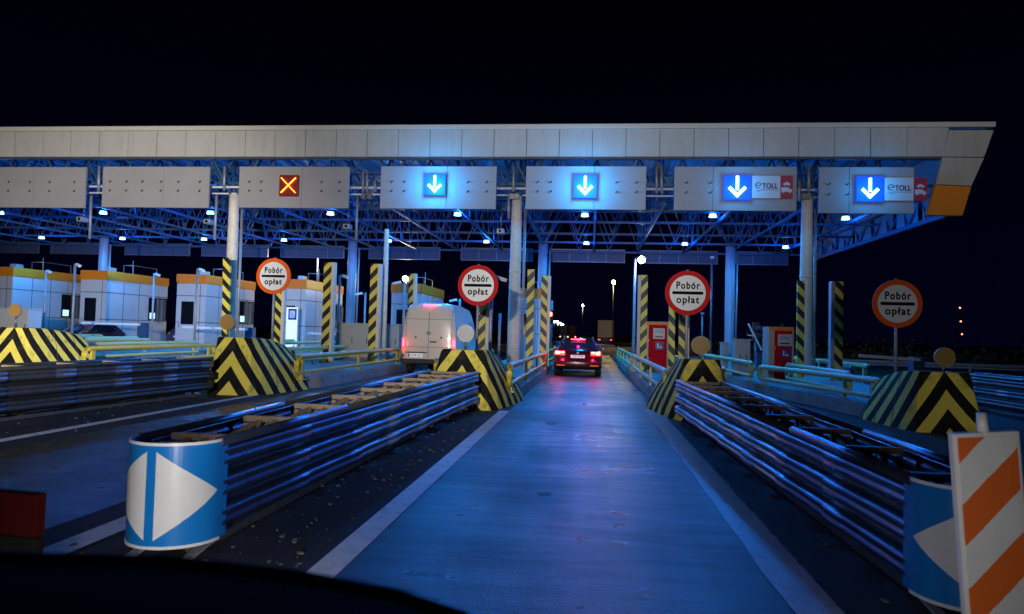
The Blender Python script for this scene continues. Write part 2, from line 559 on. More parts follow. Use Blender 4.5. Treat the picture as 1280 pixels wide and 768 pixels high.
def island(poly, h=0.30):
    b = MB()
    b.prism(poly, 0.0, h, 0, axis='Z')
    bmesh.ops.bevel(b.bm, geom=[e for e in b.bm.edges if all(v.co.z > h - .01 for v in e.verts)], offset=0.03, segments=2, affect='EDGES')
    return tag(b.build('kerbed_island', M['kerb']), kind='structure')
island([(-3.4, 16.2), (-1.9, 16.2), (-1.65, 17.2), (-1.65, 52), (-4.05, 52), (-4.05, 18)])
island([(1.75, 15.6), (3.0, 15.6), (3.3, 17), (3.3, 52), (1.55, 52), (1.55, 17)])
island([(-9.2, 17.4), (-7.5, 17.4), (-7.1, 18.4), (-7.1, 52), (-9.9, 52), (-9.9, 18.4)])
island([(-16.3, 19.8), (-13.4, 19.8), (-13.4, 52), (-16.3, 52)])
island([(-22.3, 21), (-19.4, 21), (-19.4, 52), (-22.3, 52)])
island([(-29, 21), (-26, 21), (-26, 52), (-29, 52)])
island([(5.9, 15.4), (6.9, 15.4), (8.8, 24), (8.8, 50), (4.9, 50), (4.9, 22)])
M['tar'] = mat('tar_seam', (0.006, 0.006, 0.007), .28, var=.3)
M['oil'] = mat('oil_stain', (0.005, 0.005, 0.006), .6, var=.3)
def blob(name, cx, cy, rx, ry, m, z=0.008):
    b = MB()
    n = 26
    b.face([(cx + rx * math.cos(a) * (1 + .18 * math.sin(3 * a + cx)) * random.uniform(.9, 1.1), cy + ry * math.sin(a) * (1 + .2 * math.sin(2 * a + 1)) * random.uniform(.9, 1.1), z) for a in [2 * math.pi * k / n for k in range(n)]])
    return tag(b.build(name, m), kind='structure')
for px, py, rx, ry in ((681, 619, .07, .12), (690, 530, .10, .30)):
    g_ = PZ(px, py, 0)
    blob('road_stain', g_.x, g_.y, rx, ry, M['oil'])
for y in (9.9, 17.5, 24.6):
    b = MB()
    prev = None
    for k in range(15):
        x = -1.52 + 3.0 * k / 14
        yy = y + .03 * math.sin(k * 1.3 + y) + random.uniform(-.015, .015)
        if prev: b.face([(prev[0], prev[1] - .012, .0078), (x, yy - .012, .0078), (x, yy + .012, .0078), (prev[0], prev[1] + .012, .0078)])
        prev = (x, yy)
    tag(b.build('road_seam', M['tar']), kind='structure')
# loose bits of gravel and broken plastic in the dark strips beside the cushions
b = MB()
for i in range(1500):
    side = random.random()
    if side < .45: x = random.uniform(-3.7, -1.85)
    elif side < .7: x = random.uniform(1.55, 2.7)
    else: x = random.uniform(-9.9, -4.6)
    y = random.uniform(3.2, 16)
    s_ = random.choice((.004, .006, .006, .008, .010, .014, .022))
    m_ = Matrix.Translation((x, y, s_ * .4)) @ Matrix.Rotation(random.uniform(0, 6), 4, 'Z') @ Matrix.Diagonal((s_ * random.uniform(.6, 2), s_, s_ * .6, 1))
    bmesh.ops.create_icosphere(b.bm, subdivisions=1, radius=1, matrix=m_)
tag(b.build('gravel', mat('gravel', (0.12, 0.12, 0.12), 0.75, var=0.6, scale=0.9)), 'scattered grit and broken pieces on the asphalt beside the crash cushions', 'gravel', kind='stuff')

# ------------------------------------------------------------------ canopy
YF, YR = 27.7, 45.3
canopy = thing('toll_canopy', 'wide grey toll plaza canopy with open trusses and orange end panel', 'canopy', (0, YF, 0))
def cpart(b, name, m, parent=None):
    return b.build(name, m, parent or canopy, world=(0, YF, 0))
# fascia of separate cladding panels with thin open joints
Z0, Z1, ZL = 8.52, 9.60, 9.80
pw = 1.288
b = MB()
x = 12.79
k = 0
xs = []
while x > -42:
    xs.append(x)
    jit = random.uniform(-.012, .012)
    b.prism([(x - pw + 0.022, Z0 + jit * .5), (x, Z0 + jit * .5), (x + (0.19 if k == 0 else 0), Z1), (x - pw + 0.022, Z1)], YF - 0.06 + jit, YF, 0)
    x -= pw
    k += 1
cpart(b, 'fascia', M['cladding'])
b = MB()
b.box(-42, 14.58, YF - 0.1, YF + 0.25, Z1 + 0.012, ZL, bev=0.02)
cpart(b, 'roof_edge', mat('edge_trim', (0.62, 0.58, 0.5), 0.4, var=0.06))
b = MB()
b.box(-42, 12.9, YF + 0.003, YF + 0.22, Z0 - 0.08, Z1 - .02)
cpart(b, 'fascia_beam', M['joint'])
# slanting end wing
def q(px, py): 
    v = P(px, py, YF)
    return (v.x, v.z)
A = q(1185, 163.5); B = q(1241, 163.5); C1 = q(1177.5, 197); D1 = q(1229, 197.5); C2 = q(1168.5, 231.5); D2 = q(1213, 233.5); C3 = q(1158, 269); D3 = q(1202, 270)
g = 0.016
b = MB(); b.prism([(A[0] + g, A[1]), B, (D1[0], D1[1] + g), (C1[0] + g, C1[1] + g)], YF - 0.06, YF + 0.2); cpart(b, 'wing_panel', M['cladding'])
b = MB(); b.prism([(C1[0], C1[1] - g), (D1[0], D1[1] - g), (D2[0], D2[1] + g), (C2[0], C2[1] + g)], YF - 0.06, YF + 0.2); cpart(b, 'wing_panel', M['cladding'])
b = MB(); b.prism([(C2[0], C2[1] - g), (D2[0], D2[1] - g), D3, C3], YF - 0.06, YF + 0.2)
o = cpart(b, 'wing_panel', M['orange']); o['label'] = 'orange panel at the foot of the slanted canopy end'
# roof deck with corrugation ribs underneath
b = MB()
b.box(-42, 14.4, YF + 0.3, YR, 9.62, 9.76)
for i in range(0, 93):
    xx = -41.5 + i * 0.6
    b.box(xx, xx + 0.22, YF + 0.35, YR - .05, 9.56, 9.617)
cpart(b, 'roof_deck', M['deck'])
# right side skin of the canopy, sloping in
b = MB()
XB = 13.33
b.face([(14.36, YF + .25, 9.6), (14.36, YR, 9.6), (XB + .27, YR, 7.2), (XB + .27, YF + .25, 7.2)])
cpart(b, 'side_skin', M['cladding'])

def truss_x(y, zb, zt, x0, x1, step, w=0.11):
    b = MB()
    b.box(x0, x1, y - w / 2, y + w / 2, zb, zb + w)
    b.box(x0, x1, y - w / 2, y + w / 2, zt, zt + w)
    n = int((x1 - x0) / step)
    for i in range(n + 1):
        xx = x0 + i * step
        if i < n:
            b.bar((xx, y + .001, zb + w), (xx + step / 2, y + .001, zt), w * .55)
            b.bar((xx + step / 2, y - .001, zt), (xx + step, y - .001, zb + w), w * .55)
    return cpart(b, 'truss', M['truss'])
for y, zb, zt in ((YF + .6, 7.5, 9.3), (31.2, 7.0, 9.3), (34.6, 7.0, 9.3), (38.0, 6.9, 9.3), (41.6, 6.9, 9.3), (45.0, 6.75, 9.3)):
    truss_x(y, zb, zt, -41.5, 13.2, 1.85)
def truss_y(x, zb, zt, w=0.10):
    b = MB()
    b.box(x - w / 2, x + w / 2, YF + .7, YR - .1, zb, zb + w)
    b.box(x - w / 2, x + w / 2, YF + .7, YR - .1, zt, zt + w)
    n = 8
    st = (YR - YF - .9) / n
    for i in range(n):
        yy = YF + .8 + i * st
        b.bar((x + .002, yy, zb + w), (x + .002, yy + st / 2, zt), w * .6)
        b.bar((x - .002, yy + st / 2, zt), (x - .002, yy + st, zb + w), w * .6)
    return cpart(b, 'truss', M['truss'])
for x in (-39.4, -36.1, -31, -28.6, -25, -22.3, -19.6, -16.7, -13.9, -11.2, -8.6, -5.7, -2.85, 0.1, 2.8, 5.6, 8.3, 11.2):
    truss_y(x, 6.78, 9.12)
b = MB()                                            # closing side truss, lattice in the right edge
b.box(XB - .1, XB + .1, YF + .3, YR + .2, 6.42, 6.60)
b.box(XB + .16, XB + .30, YF + .3, YR + .2, 7.55, 7.68)
for i in range(10):
    yy = YF + .6 + i * 1.85
    b.bar((XB, yy, 6.55), (XB + .26, yy + .9, 7.6), .1)
    b.bar((XB + .26, yy + .9, 7.6), (XB, yy + 1.8, 6.55), .1)
cpart(b, 'side_truss', M['truss'])
b = MB()
for i in range(7):                                  # infill plates in the side truss
    yy = YF + 1 + i * 2.5
    b.prism([(yy, 6.62), (yy + 2.1, 6.62), (yy + 2.1, 7.5), (yy, 7.5)], XB + .12, XB + .14, axis='X')
cpart(b, 'side_panel', M['deck'])
# rear hanging panels, seen from behind, one over each lane
for pa, pb in ((-60, 48), (63, 125), (156, 237), (252, 335), (351, 430), (461, 550), (576, 666), (689, 781), (800, 897), (919, 985)):
    a_, b_ = P(pa, 327, YR + .3), P(pb, 327, YR + .3)
    xa, xb = a_.x, b_.x
    bb = MB()
    bb.box(xa, xb, YR + .3, YR + .36, 6.22, 7.0, 0)
    for z in (6.2, 6.98):
        bb.box(xa, xb, YR + .2, YR + .3, z, z + .05, 1)
    nn = max(2, int((xb - xa) / 1.05))
    for i in range(nn + 1):
        xx = xa + (xb - xa - .05) * i / nn
        bb.box(xx, xx + .04, YR + .22, YR + .297, 6.25, 6.98, 1)
    cpart(bb, 'rear_panel', [M['deck_dark'], M['galvdull']])
# columns
def column(x, y, r0, r1, top, m, pipe=1, side=1, base=0.28):
    b = MB()
    n = 8
    b.tube([(x, y, base + (top - base) * i / n) for i in range(n + 1)], r0, 20, r2=r1)
    zz = base + (top - base) * .55
    b.tube([(x, y, zz), (x, y, zz + .08)], r0 * .95, 20)
    b.tube([(x, y, base), (x, y, base + .12)], r0 + .09, 20)
    o = cpart(b, 'column', m)
    if pipe:
        b = MB()
        b.tube([(x + side * (r0 + .09), y + .05, base), (x + side * (r1 + .13), y + .05, top - .4)], 0.055, 8)
        for z in (1.5, 3.2, 4.9):
            b.bar((x, y + .05, z), (x + side * (r0 + .1), y + .05, z), .05)
        b.shift((0, YF, 0))
        b.build('drain_pipe', M['galvlight'], o)
    return o
for x in (-14.78, -3.0, 8.06):
    column(x, YF + .25, .25, .2, 7.0, M['column'])
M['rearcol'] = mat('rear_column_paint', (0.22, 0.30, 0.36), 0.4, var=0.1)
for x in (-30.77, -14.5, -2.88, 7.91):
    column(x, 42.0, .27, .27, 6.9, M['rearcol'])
# slim service column beside the toll island
b = MB(); b.tube([(-7.97, 27, .3), (-7.97, 27, 5.5)], .13, 12, r2=.09)
cpart(b, 'service_column', M['column'])
# head trusses fanning out above each column
for x, y in ((-14.78, YF + .25), (-3.0, YF + .25), (8.06, YF + .25), (-30.77, 42), (-14.5, 42), (-2.88, 42), (7.91, 42)):
    b = MB()
    for dx, dy in ((-1.4, 0), (1.4, 0), (0, 1.6), (-.8, 1.2), (.8, 1.2)):
        b.tube([(x, y, 6.75), (x + dx, y + dy, 9.2)], .06, 6)
    cpart(b, 'column_head', M['truss'])
# service pipes and rails behind the lane signs
b = MB()
b.tube([(-42, YF + .15, 7.30), (11.3, YF + .15, 7.30)], .05, 8)
b.tube([(-42, YF + .25, 7.05), (11.3, YF + .25, 7.05)], .035, 8)
cpart(b, 'gantry_rail', M['white'])
for px, y0, y1, px2 in ((124, 208, 240, 123), (114, 245, 299, 112), (281, 208, 238, 280), (271, 243, 300, 268), (454, 214, 241, 454), (459, 214, 241, 459), (469, 224, 240, 469), (447, 245, 300, 445), (642, 208, 240, 642), (636, 242, 274, 636), (821, 208, 242, 821), (827, 208, 242, 827), (1011, 207, 243, 1011), (999, 226, 252, 999)):
    a_, b_ = P(px, y0, YF - .02), P(px2, y1, YF - .02)
    b = MB()
    b.tube([a_, b_], .055, 8)
    cpart(b, 'conduit', M['galvlight'])
for px in (455, 462, 640, 646, 1004, 1010):          # small fittings clamped on the rail
    a_ = P(px, 246, YF - .05)
    b = MB()
    b.box(a_.x - .09, a_.x + .09, a_.y - .1, a_.y + .1, a_.z - .1, a_.z + .1)
    cpart(b, 'junction_box', M['galvdull'])
for i in range(12):
    xx = -40 + i * 4.4
    b = MB()
    b.box(xx, xx + .35, YF + .35, YF + .6, 6.95, 7.2)
    cpart(b, 'junction_box', M['galvdull'])

# gantry cameras hanging below the canopy
def gantry_camera(px, py, Y, label):
    p = P(px, py, Y)
    t = thing('hanging_camera', label, 'camera', p, 0, 'cameras hanging under the canopy')
    MB().box(-.14, .14, -.25, .15, -.1, .1, bev=.02).build('housing', M['galvlight'], t)
    MB().tube([(0, 0, .1), (0, 0, 1.0)], .025, 6).build('bracket', M['galvdull'], t)
    b = MB(); b.tube([(0, -.255, 0), (0, -.27, 0)], .06, 12); b.build('lens', M['glass'], t)
gantry_camera(104, 275, 28.6, 'small camera hanging left of the leftmost lit canopy lamp post')
gantry_camera(262, 278, 28.6, 'small camera hanging beside the lamp left of the red cross sign')
gantry_camera(435, 284, 28.6, 'small camera hanging between the red cross sign and the first arrow sign')
gantry_camera(626, 290, 28.2, 'small camera hanging left of the pale middle front column')

# lamps under the canopy
LAMPBLUE = (0.01, 0.38, 1.0)
lamp0 = None
lamps = [(0, 267), (129, 267), (263, 267), (413, 268), (572, 269), (731, 270), (891, 271), (1057, 274), (52, 298), (153, 299), (486, 302), (608, 303), (733, 305), (856, 306), (982, 310), (355, 301), (255, 300)]
lab = ['lit canopy lamp at the far left under the plain board', 'bright canopy lamp under the gap between the two plain boards', 'lit canopy lamp left of the board with the red cross', 'lit canopy lamp under the right end of the red cross board', 'canopy lamp under the first blue arrow board', 'lit canopy lamp under the middle blue arrow board', 'bright canopy lamp under the left end of the third arrow board', 'lit canopy lamp under the rightmost arrow board',
       'rear canopy lamp, leftmost of the rear row', 'rear canopy lamp above the second booth from left', 'rear canopy lamp right of the slim column', 'rear canopy lamp left of the middle front column', 'rear canopy lamp straight below the middle arrow board', 'rear canopy lamp above the right tall street lamp', 'rear canopy lamp left of the right front column', 'rear canopy lamp behind the round sign with orange rim', 'rear canopy lamp left of the left front column']
front_on = []
for i, (px, py) in enumerate(lamps):
    p = P(px, py, 31.6 if i < 8 else 40.3)
    if lamp0 is None:
        lamp0 = thing('canopy_lamp', lab[0], 'lamp', p, 0, 'round lamps under the canopy')
        b = MB(); b.tube([(0, 0, -.02), (0, 0, .03), (0, 0, .1)], .17, 20, r2=.13); b.build('lens', M['lampwhite'], lamp0)
        b = MB(); b.tube([(0, 0, .1), (0, 0, .2)], .2, 20, r2=.1); b.tube([(0, 0, .2), (0, 0, .45)], .025, 6); b.build('housing', M['galvdull'], lamp0)
        add_light('lamp_light', 'SPOT', (0, 0, -.06), 850, LAMPBLUE, lamp0, shadow_soft_size=.16, spot_size=R(165), spot_blend=.4)
        add_light('lamp_glow', 'POINT', (0, 0, -.3), 230, (0.0, 0.15, 1.0), lamp0, shadow_soft_size=.16)
    else:
        copy_tree(lamp0, p, label=lab[i])

# ------------------------------------------------------------------ lane sign boards with signals
YB = 27.25
boards = [(-45, 105, 209, 259.5, None), (129, 260, 208.5, 259.5, None), (299.5, 435, 208.5, 260, 'x'), (476.5, 619.5, 208, 261, 'a'), (658, 807, 208, 262, 'a'), (843.5, 995.5, 208.5, 263.5, 'e'), (1024, 1142.5, 209, 267, 'e')]
blab = ['plain grey lane board at the far left, cut by the picture edge', 'plain grey lane board without a signal, second from left', 'grey lane board carrying the red cross signal', 'grey lane board with a blue arrow, next to the red cross', 'grey lane board with a blue arrow above the dark car', 'grey lane board with arrow and toll plate, left of the right column', 'short grey lane board with arrow and toll plate at the right end']
sigx = [None, None, (362.7, 233, 25.5, 27.5), (544.5, 232, 28, 28), (731.5, 234, 30, 30), (920.5, 235.5, 33, 31), (1085.5, 237.5, 31, 30.5)]
def arrow_poly(s):
    return [[(-.05 * s, .42 * s), (.05 * s, .42 * s), (.05 * s, -.10 * s), (-.05 * s, -.10 * s)],
            [(0, -.38 * s), (.33 * s, -.04 * s), (.255 * s, .04 * s), (0, -.22 * s), (-.255 * s, .04 * s), (-.33 * s, -.04 * s)]]
for i, (xa, xb, ya, yb, kind) in enumerate(boards):
    tl, br = P(xa, ya, YB), P(xb, yb, YB)
    cx = (tl.x + br.x) / 2
    hw = (br.x - tl.x) / 2
    zc = (P((xa + xb) / 2, (ya + yb) / 2, YB)).z
    hh = (P((xa + xb) / 2, ya, YB).z - P((xa + xb) / 2, yb, YB).z) / 2
    t = thing('lane_sign', blab[i], 'sign', (cx, YB, zc), 0, 'lane boards along the canopy front')
    b = MB()
    jx = hw * (-.36 if kind == 'e' else .15)
    b.box(-hw, jx - .006, 0, .12, -hh, hh, bev=.012)
    b.box(jx + .006, hw, 0, .12, -hh, hh, bev=.012)
    b.build('board', M['board'], t)
    b = MB()                                        # fixing hooks in two rows
    xs_ = [-.82, -.6, .5, .82] if kind in ('x', 'a') else ([-.82, -.42] if kind == 'e' else [-.86, -.55, -.25, .1, .42, .82])
    for u in xs_:
        for z in (.22, -.22):
            b.bar((u * hw, -.01, z * hh), (u * hw + .09, -.09, z * hh + .05), .035)
    b.build('fixing_hooks', M['joint'], t)
    b = MB()
    for u in (-.7, .7):
        b.bar((u * hw, .13, hh * .5), (u * hw, .45, hh * .5), .07)
        b.bar((u * hw, .13, -hh * .5), (u * hw, .45, -hh * .5), .07)
    b.build('mounting_bracket', M['galvdull'], t)
    if sigx[i]:
        sxp, syp, sw, sh = sigx[i]
        c = P(sxp, syp, YB) - Vector((cx, YB, zc))
        w = sw / FPX * YB / 2
        h = sh / FPX * YB / 2
        b = MB()
        b.box(c.x - w, c.x + w, -.16, -.005, c.z - h, c.z + h, bev=.015)
        sg = b.build('signal_display', M['crossbg'] if kind == 'x' else M['arrowbg'], t)
        b = MB()
        if kind == 'x':
            for s_ in (1, -1):
                b.bar((c.x - .30, -.175 - .002 * s_, c.z - s_ * .30), (c.x + .30, -.175 - .002 * s_, c.z + s_ * .30), .085, .02)
            b.build('cross', M['cross'], sg)
            b = MB()
            for s_ in (1, -1):
                b.bar((c.x - .28, -.190 - .002 * s_, c.z - s_ * .28), (c.x + .28, -.190 - .002 * s_, c.z + s_ * .28), .04, .012)
            b.build('cross_filament', M['crosscore'], sg)
            add_light('signal_light', 'AREA', (c.x, -.3, c.z), 10, (1, .12, .02), t, size=.6, target=None).rotation_euler = (R(-88), 0, 0)
        else:
            for pl in arrow_poly(w * 2):
                b.prism([(c.x + p_[0], c.z + p_[1]) for p_ in pl], -.185, -.165)
            b.build('arrow', M['arrow'], sg)
            # the diodes throw a wide blue beam down the lane; an added point light puts the halo on the board
            d = add_light('signal_light', 'AREA', (c.x, -.22, c.z), 340, (0.0, 0.17, 1.0), t, shape='DISK', size=.75)
            d.rotation_euler = (R(-80), 0, 0)
            sp_ = add_light('board_halo_light', 'POINT', (c.x, -.75, c.z), 300 if kind == 'a' else 75, (0.0, 0.36, 1.0), t, shadow_soft_size=.3)
        if kind == 'e':
            pxa, pxm, pxb, pya, pyb = (939.5, 974.5, 990, 220.5, 249.5) if i == 5 else (1104.5, 1140.5, 1157.5, 222.8, 252.5)
            a_ = P(pxa, pya, YB) - Vector((cx, YB, zc)); m_ = P(pxm, pyb, YB) - Vector((cx, YB, zc)); e_ = P(pxb, pyb, YB) - Vector((cx, YB, zc))
            zt_, zb_ = a_.z, m_.z + .02
            pl = MB().box(a_.x, m_.x, -.10, -.04, zb_, zt_, bev=.006).build('toll_plate', M['platewhite'], t)
            rd = MB().box(m_.x + .003, e_.x, -.10, -.04, zb_, zt_, bev=.006).build('vehicle_plate', M['darkred'], t)
            pcx, pcz = (a_.x + m_.x) / 2, (zt_ + zb_) / 2
            text_part('lettering', 'TOLL', .27, (pcx + .13, -.106, pcz + .03), M['navy'], pl, width=.56, offset=.006)
            b = MB()                                # drop-shaped e with the long underline
            ex, ez, er = pcx - .29, pcz + .06, .10
            b.tube([(ex - er, -.108, ez), (ex + er * .95, -.108, ez)], .013, 6)
            b.tube([(ex + er * math.cos(a), -.108, ez + er * math.sin(a)) for a in [R(v) for v in range(0, 320, 20)]], .015, 6)
            b.tube([(ex - .06, -.108, ez - .17), (ex - .03, -.108, ez - .22), (ex + .02, -.108, ez - .22), (ex + .07, -.108, ez - .17), (pcx + .42, -.108, ez - .17)], .009, 6)
            b.build('emblem', M['navy'], pl)
            vx = (m_.x + e_.x) / 2
            b = MB()
            b.prism([(vx - .13, pcz + .08), (vx + .13, pcz + .08), (vx + .13, pcz + .13), (vx + .07, pcz + .15), (vx + .04, pcz + .19), (vx - .04, pcz + .19), (vx - .08, pcz + .15), (vx - .13, pcz + .13)], -.106, -.101)
            b.disc((vx - .07, pcz + .075), .028, -.107, -.1015, 12)
            b.disc((vx + .07, pcz + .075), .028, -.107, -.1015, 12)
            b.build('car_pictogram', M['platewhite'], rd)
            b = MB()
            b.prism([(vx - .19, pcz - .18), (vx + .19, pcz - .18), (vx + .19, pcz - .10), (vx + .12, pcz - .06), (vx + .08, pcz - .06), (vx + .08, pcz - .01), (vx - .19, pcz - .01)], -.106, -.101)
            b.disc((vx - .12, pcz - .19), .035, -.107, -.1015, 12)
            b.disc((vx + .12, pcz - .19), .035, -.107, -.1015, 12)
            b.build('lorry_pictogram', M['platewhite'], rd)

# ------------------------------------------------------------------ striped concrete blocks at the island heads
def crash_block(cx, y0, hf, hb, L, zt, label, skew=0.0):
    t = thing('crash_block', label, 'crash block', (cx, y0, 0), 0, 'striped crash blocks at the heads of the islands')
    ns, ntv = 8, 8
    def half(s, tt):
        return hf * (1 - .22 * tt) + (hb - hf) * (s ** .55) * (1 - .92 * tt ** 2.2)
    def pt(side, s, tt):
        z = zt * tt
        return Vector((side * half(s, tt) * (1 - .10 * s * tt) + skew * s, .22 * tt + (L - .22 * tt) * s, z * (1 - .20 * s * s)))
    def ring(tt):
        pts = [pt(-1, 1 - i / ns, tt) for i in range(ns)] + [pt(-1, 0, tt), Vector((0, .22 * tt, zt * tt)), pt(1, 0, tt)] + [pt(1, (i + 1) / ns, tt) for i in range(ns)]
        return pts
    rings = [ring(i / ntv) for i in range(ntv + 1)]
    n = len(rings[0])
    mid = n // 2
    base = rings[2]
    u = [0] * n
    for i in range(mid + 1, n): u[i] = u[i - 1] + (base[i] - base[i - 1]).length
    for i in range(mid - 1, -1, -1): u[i] = u[i + 1] - (base[i] - base[i + 1]).length
    b = MB()
    for r in range(ntv):
        for i in range(n - 1):
            b.face([rings[r][i], rings[r][i + 1], rings[r + 1][i + 1], rings[r + 1][i]], 0, [(u[i], zt * r / ntv + 1.31 - zt), (u[i + 1], zt * r / ntv + 1.31 - zt), (u[i + 1], zt * (r + 1) / ntv + 1.31 - zt), (u[i], zt * (r + 1) / ntv + 1.31 - zt)])
    top = rings[-1]
    b.face(top, 1)
    b.face([rings[i][-1] for i in range(ntv + 1)] + [rings[i][0] for i in range(ntv, -1, -1)], 1)
    bmesh.ops.remove_doubles(b.bm, verts=b.bm.verts, dist=.0005)
    o = b.build('concrete_block', [M['block'], M['conc']], t)
    bv = o.modifiers.new('bevel', 'BEVEL'); bv.width = .035; bv.segments = 2; bv.limit_method = 'ANGLE'; bv.angle_limit = R(38)
    for s_ in (.38, .72):                           # joints between the cast segments
        for side in (-1, 1):
            b = MB(); b.tube([pt(side, s_, k / 6) + Vector((side * .001, 0, 0)) for k in range(7)], .008, 5)
            b.build('segment_joint', M['joint'], t)
    return t
blocks = [(-15.9, 18.0, .60, 1.0, 2.4, 1.38, 'striped block at far left, partly cut by the picture edge'),
          (-8.2, 15.55, .52, 1.0, 2.3, 1.33, 'striped block under the round sign with orange rim left of the van'),
          (-2.62, 14.45, .60, 1.10, 2.5, 1.23, 'striped block in front of the white van, left of the driving lane'),
          (2.18, 14.0, .44, .90, 2.3, 1.19, 'worn striped block right of the driving lane by the first red kiosk'),
          (6.48, 13.7, .58, .80, 2.0, 1.10, 'dirty broken striped block at far right under the disc')]
for a in blocks: crash_block(*a)
# round warning lamps on the blocks
wl0 = None
for (px, py, Y, lb, mm) in ((19, 388, 18.4, 'round brown lamp on the far left striped block', 0), (284, 403, 16.0, 'round brown lamp on the block left of the van', 0), (582, 417, 14.9, 'pale grey round lamp seen against the white van', 1), (876, 432, 14.4, 'round brown lamp below the round sign right of the lane', 0), (1181, 447, 14.2, 'round brown lamp on the rightmost striped block', 0)):
    p = P(px, py, Y)
    zt = {19: 1.38, 284: 1.33, 582: 1.23, 876: 1.19, 1181: 1.10}[px]
    t = thing('warning_lamp', lb, 'warning lamp', p, 0, 'round warning lamps on the striped blocks')
    MB().disc((0, 0), .165, -.03, .03, 28).build('lens', M['greydisc'] if mm else M['amber'], t)
    b = MB(); b.disc((0, 0), .185, -.015, .05, 28); b.box(-.07, .07, .03, .14, -.12, .1, bev=.02)
    b.build('housing', M['galvdull'] if mm else M['rusty'], t)
    b = MB(); b.tube([(0, .05, -.15), (0, .05, zt - p.z - .01)], .03, 8); b.build('stem', M['galvdull'], t)

# ------------------------------------------------------------------ crash cushions of steel fenders
def nose_piece(b, r, a0, a1, z0, z1, off=0, mi=0, n=20, th=.02):
    def pp(a, rr, z): return Vector((rr * math.sin(a), -rr * math.cos(a), z))
    rings = []
    for i in range(n + 1):
        a = a0 + (a1 - a0) * i / n
        rings.append([pp(a, r + off, z0), pp(a, r + off, z1), pp(a, r + off - th, z1), pp(a, r + off - th, z0)])
    b.loft(rings, mi, smooth=False, caps=True)
def cushion(cx, y0, y1, w0, w1, h, label, nose=True, cxe=None, shiny=True):
    cxe = cx if cxe is None else cxe
    L = y1 - y0
    rz = -math.atan2(cxe - cx, L)
    t = thing('crash_cushion', label, 'crash cushion', (cx, y0, 0), rz, 'steel crash cushions in front of the islands')
    nsec = 7
    # corrugated side fenders, overlapping like scales
    def prof(z):                                    # three bulging beams with dark gaps between them
        f = (z - .14) / (h - .14) * 3
        f = f - math.floor(min(f, 2.9999))
        if f < .13 or f > .87: return -.045
        g_ = (f - .13) / .74
        e_ = min(1, g_ / .16, (1 - g_) / .16)
        return .045 * e_ - (.020 * max(0, 1 - abs(g_ - .5) / .14))
    for side in (-1, 1):
        for k in range(nsec):
            ya, yb = L * k / nsec - .02, L * (k + 1) / nsec + .12
            if k == nsec - 1: yb = L
            b = MB()
            nz = 45
            out = []
            for (yy, off) in ((ya, .0), (ya + .06, .004), (yb - .42, .012), (yb - .36, .024), (yb - .03, .03), (yb, .018)):
                ww = (w0 + (w1 - w0) * yy / L) / 2
                hh = h
                out.append([Vector((side * (ww + off + prof(.14 + (hh - .14) * i / nz) ), yy, .14 + (hh - .14) * i / nz)) for i in range(nz + 1)] +
                           [Vector((side * (ww + off - .012 + prof(.14 + (hh - .14) * i / nz) ), yy, .14 + (hh - .14) * i / nz)) for i in range(nz, -1, -1)])
            for s_ in range(5):
                b.loft(out[s_:s_ + 2], mi=1 if s_ in (2, 3, 4) and k > 0 else 0, smooth=True)
            bmesh.ops.remove_doubles(b.bm, verts=b.bm.verts, dist=.0003)
            rnd = [random.random() < .25, random.random() < .6, random.random() < .85]
            for f in b.bm.faces:
                fz = (f.calc_center_median().z - .14) / (h - .14) * 3 % 1
                if fz < .13 or fz > .87: f.material_index = 2  # gap faces coloured black for the shade between the beams
                else:
                    band = int(min(2.99, (f.calc_center_median().z - .14) / (h - .14) * 3))
                    fy = (f.calc_center_median().y - ya) / (yb - ya)
                    f.material_index = 1 if (rnd[band] and fy > .45) else 0
            steel = [M['navysteel'], M['navysteel']] if k < 2 else [M['galv'], M['galvlight']]
            if not shiny: steel = [M['blacksteel'], M['galvdull']]
            o = b.build('fender', steel + [M['black']], t)
            bb = MB()                               # bolt heads in the valleys
            for z in (.14 + (h - .14) / 6, .14 + (h - .14) / 2, .14 + (h - .14) * 5 / 6):
                for yy in (ya + .18, (ya + yb) / 2):
                    ww = (w0 + (w1 - w0) * yy / L) / 2
                    bb.box(side * (ww - .01), side * (ww + .022), yy - .014, yy + .014, z - .014, z + .014)
            bb.build('bolts', M['galv'], o)
        # folded top rail
        b = MB()
        pts = []
        b.tube([(side * (w0 / 2 + .03), 0, h + .005), (side * (w0 / 2 + .03 + (w1 - w0) / 8), L / 4, h + .005)], .036, 12)
        b.build('top_rail', M['navysteel'] if shiny else M['blacksteel'], t)
        b = MB()
        b.tube([(side * (w0 / 2 + .03 + (w1 - w0) / 8), L / 4 - .05, h + .002), (side * (w1 / 2 + .03), L, h + .002)], .033, 12)
        b.build('top_rail', M['galv'] if shiny else M['blacksteel'], t)
    nf = 9
    for k in range(nf):
        yy = .25 + (L - .5) * k / (nf - 1)
        ww = (w0 + (w1 - w0) * yy / L) / 2 - .06
        b = MB()
        b.box(-ww, ww, yy - .03, yy + .03, h - .03, h + .018)
        b.box(-ww, ww, yy - .03, yy + .03, .16, .21)
        for s_ in (-1, 1):
            b.box(s_ * ww, s_ * (ww - .05), yy - .03, yy + .03, .21, h - .045)
            b.bar((0, yy, h - .05), (s_ * (ww - .05), yy, .3), .05)
            b.bar((s_ * ww * .30, yy - .02, h - .02), (s_ * ww * .85, yy - .34, h - .12), .035, .03)
            b.bar((s_ * ww * .30, yy - .02, h - .02), (0, yy - .30, h - .14), .03, .03)
            b.box(s_ * (ww - .20), s_ * (ww - .15), yy - .04, yy + .04, .0, .16)
        b.build('cross_frame', M['rusty'], t)
    b = MB()
    for s_ in (-.12, .12): b.box(s_ - .04, s_ + .04, .0, L, .012, .07)
    b.build('ground_track', M['galvdull'], t)
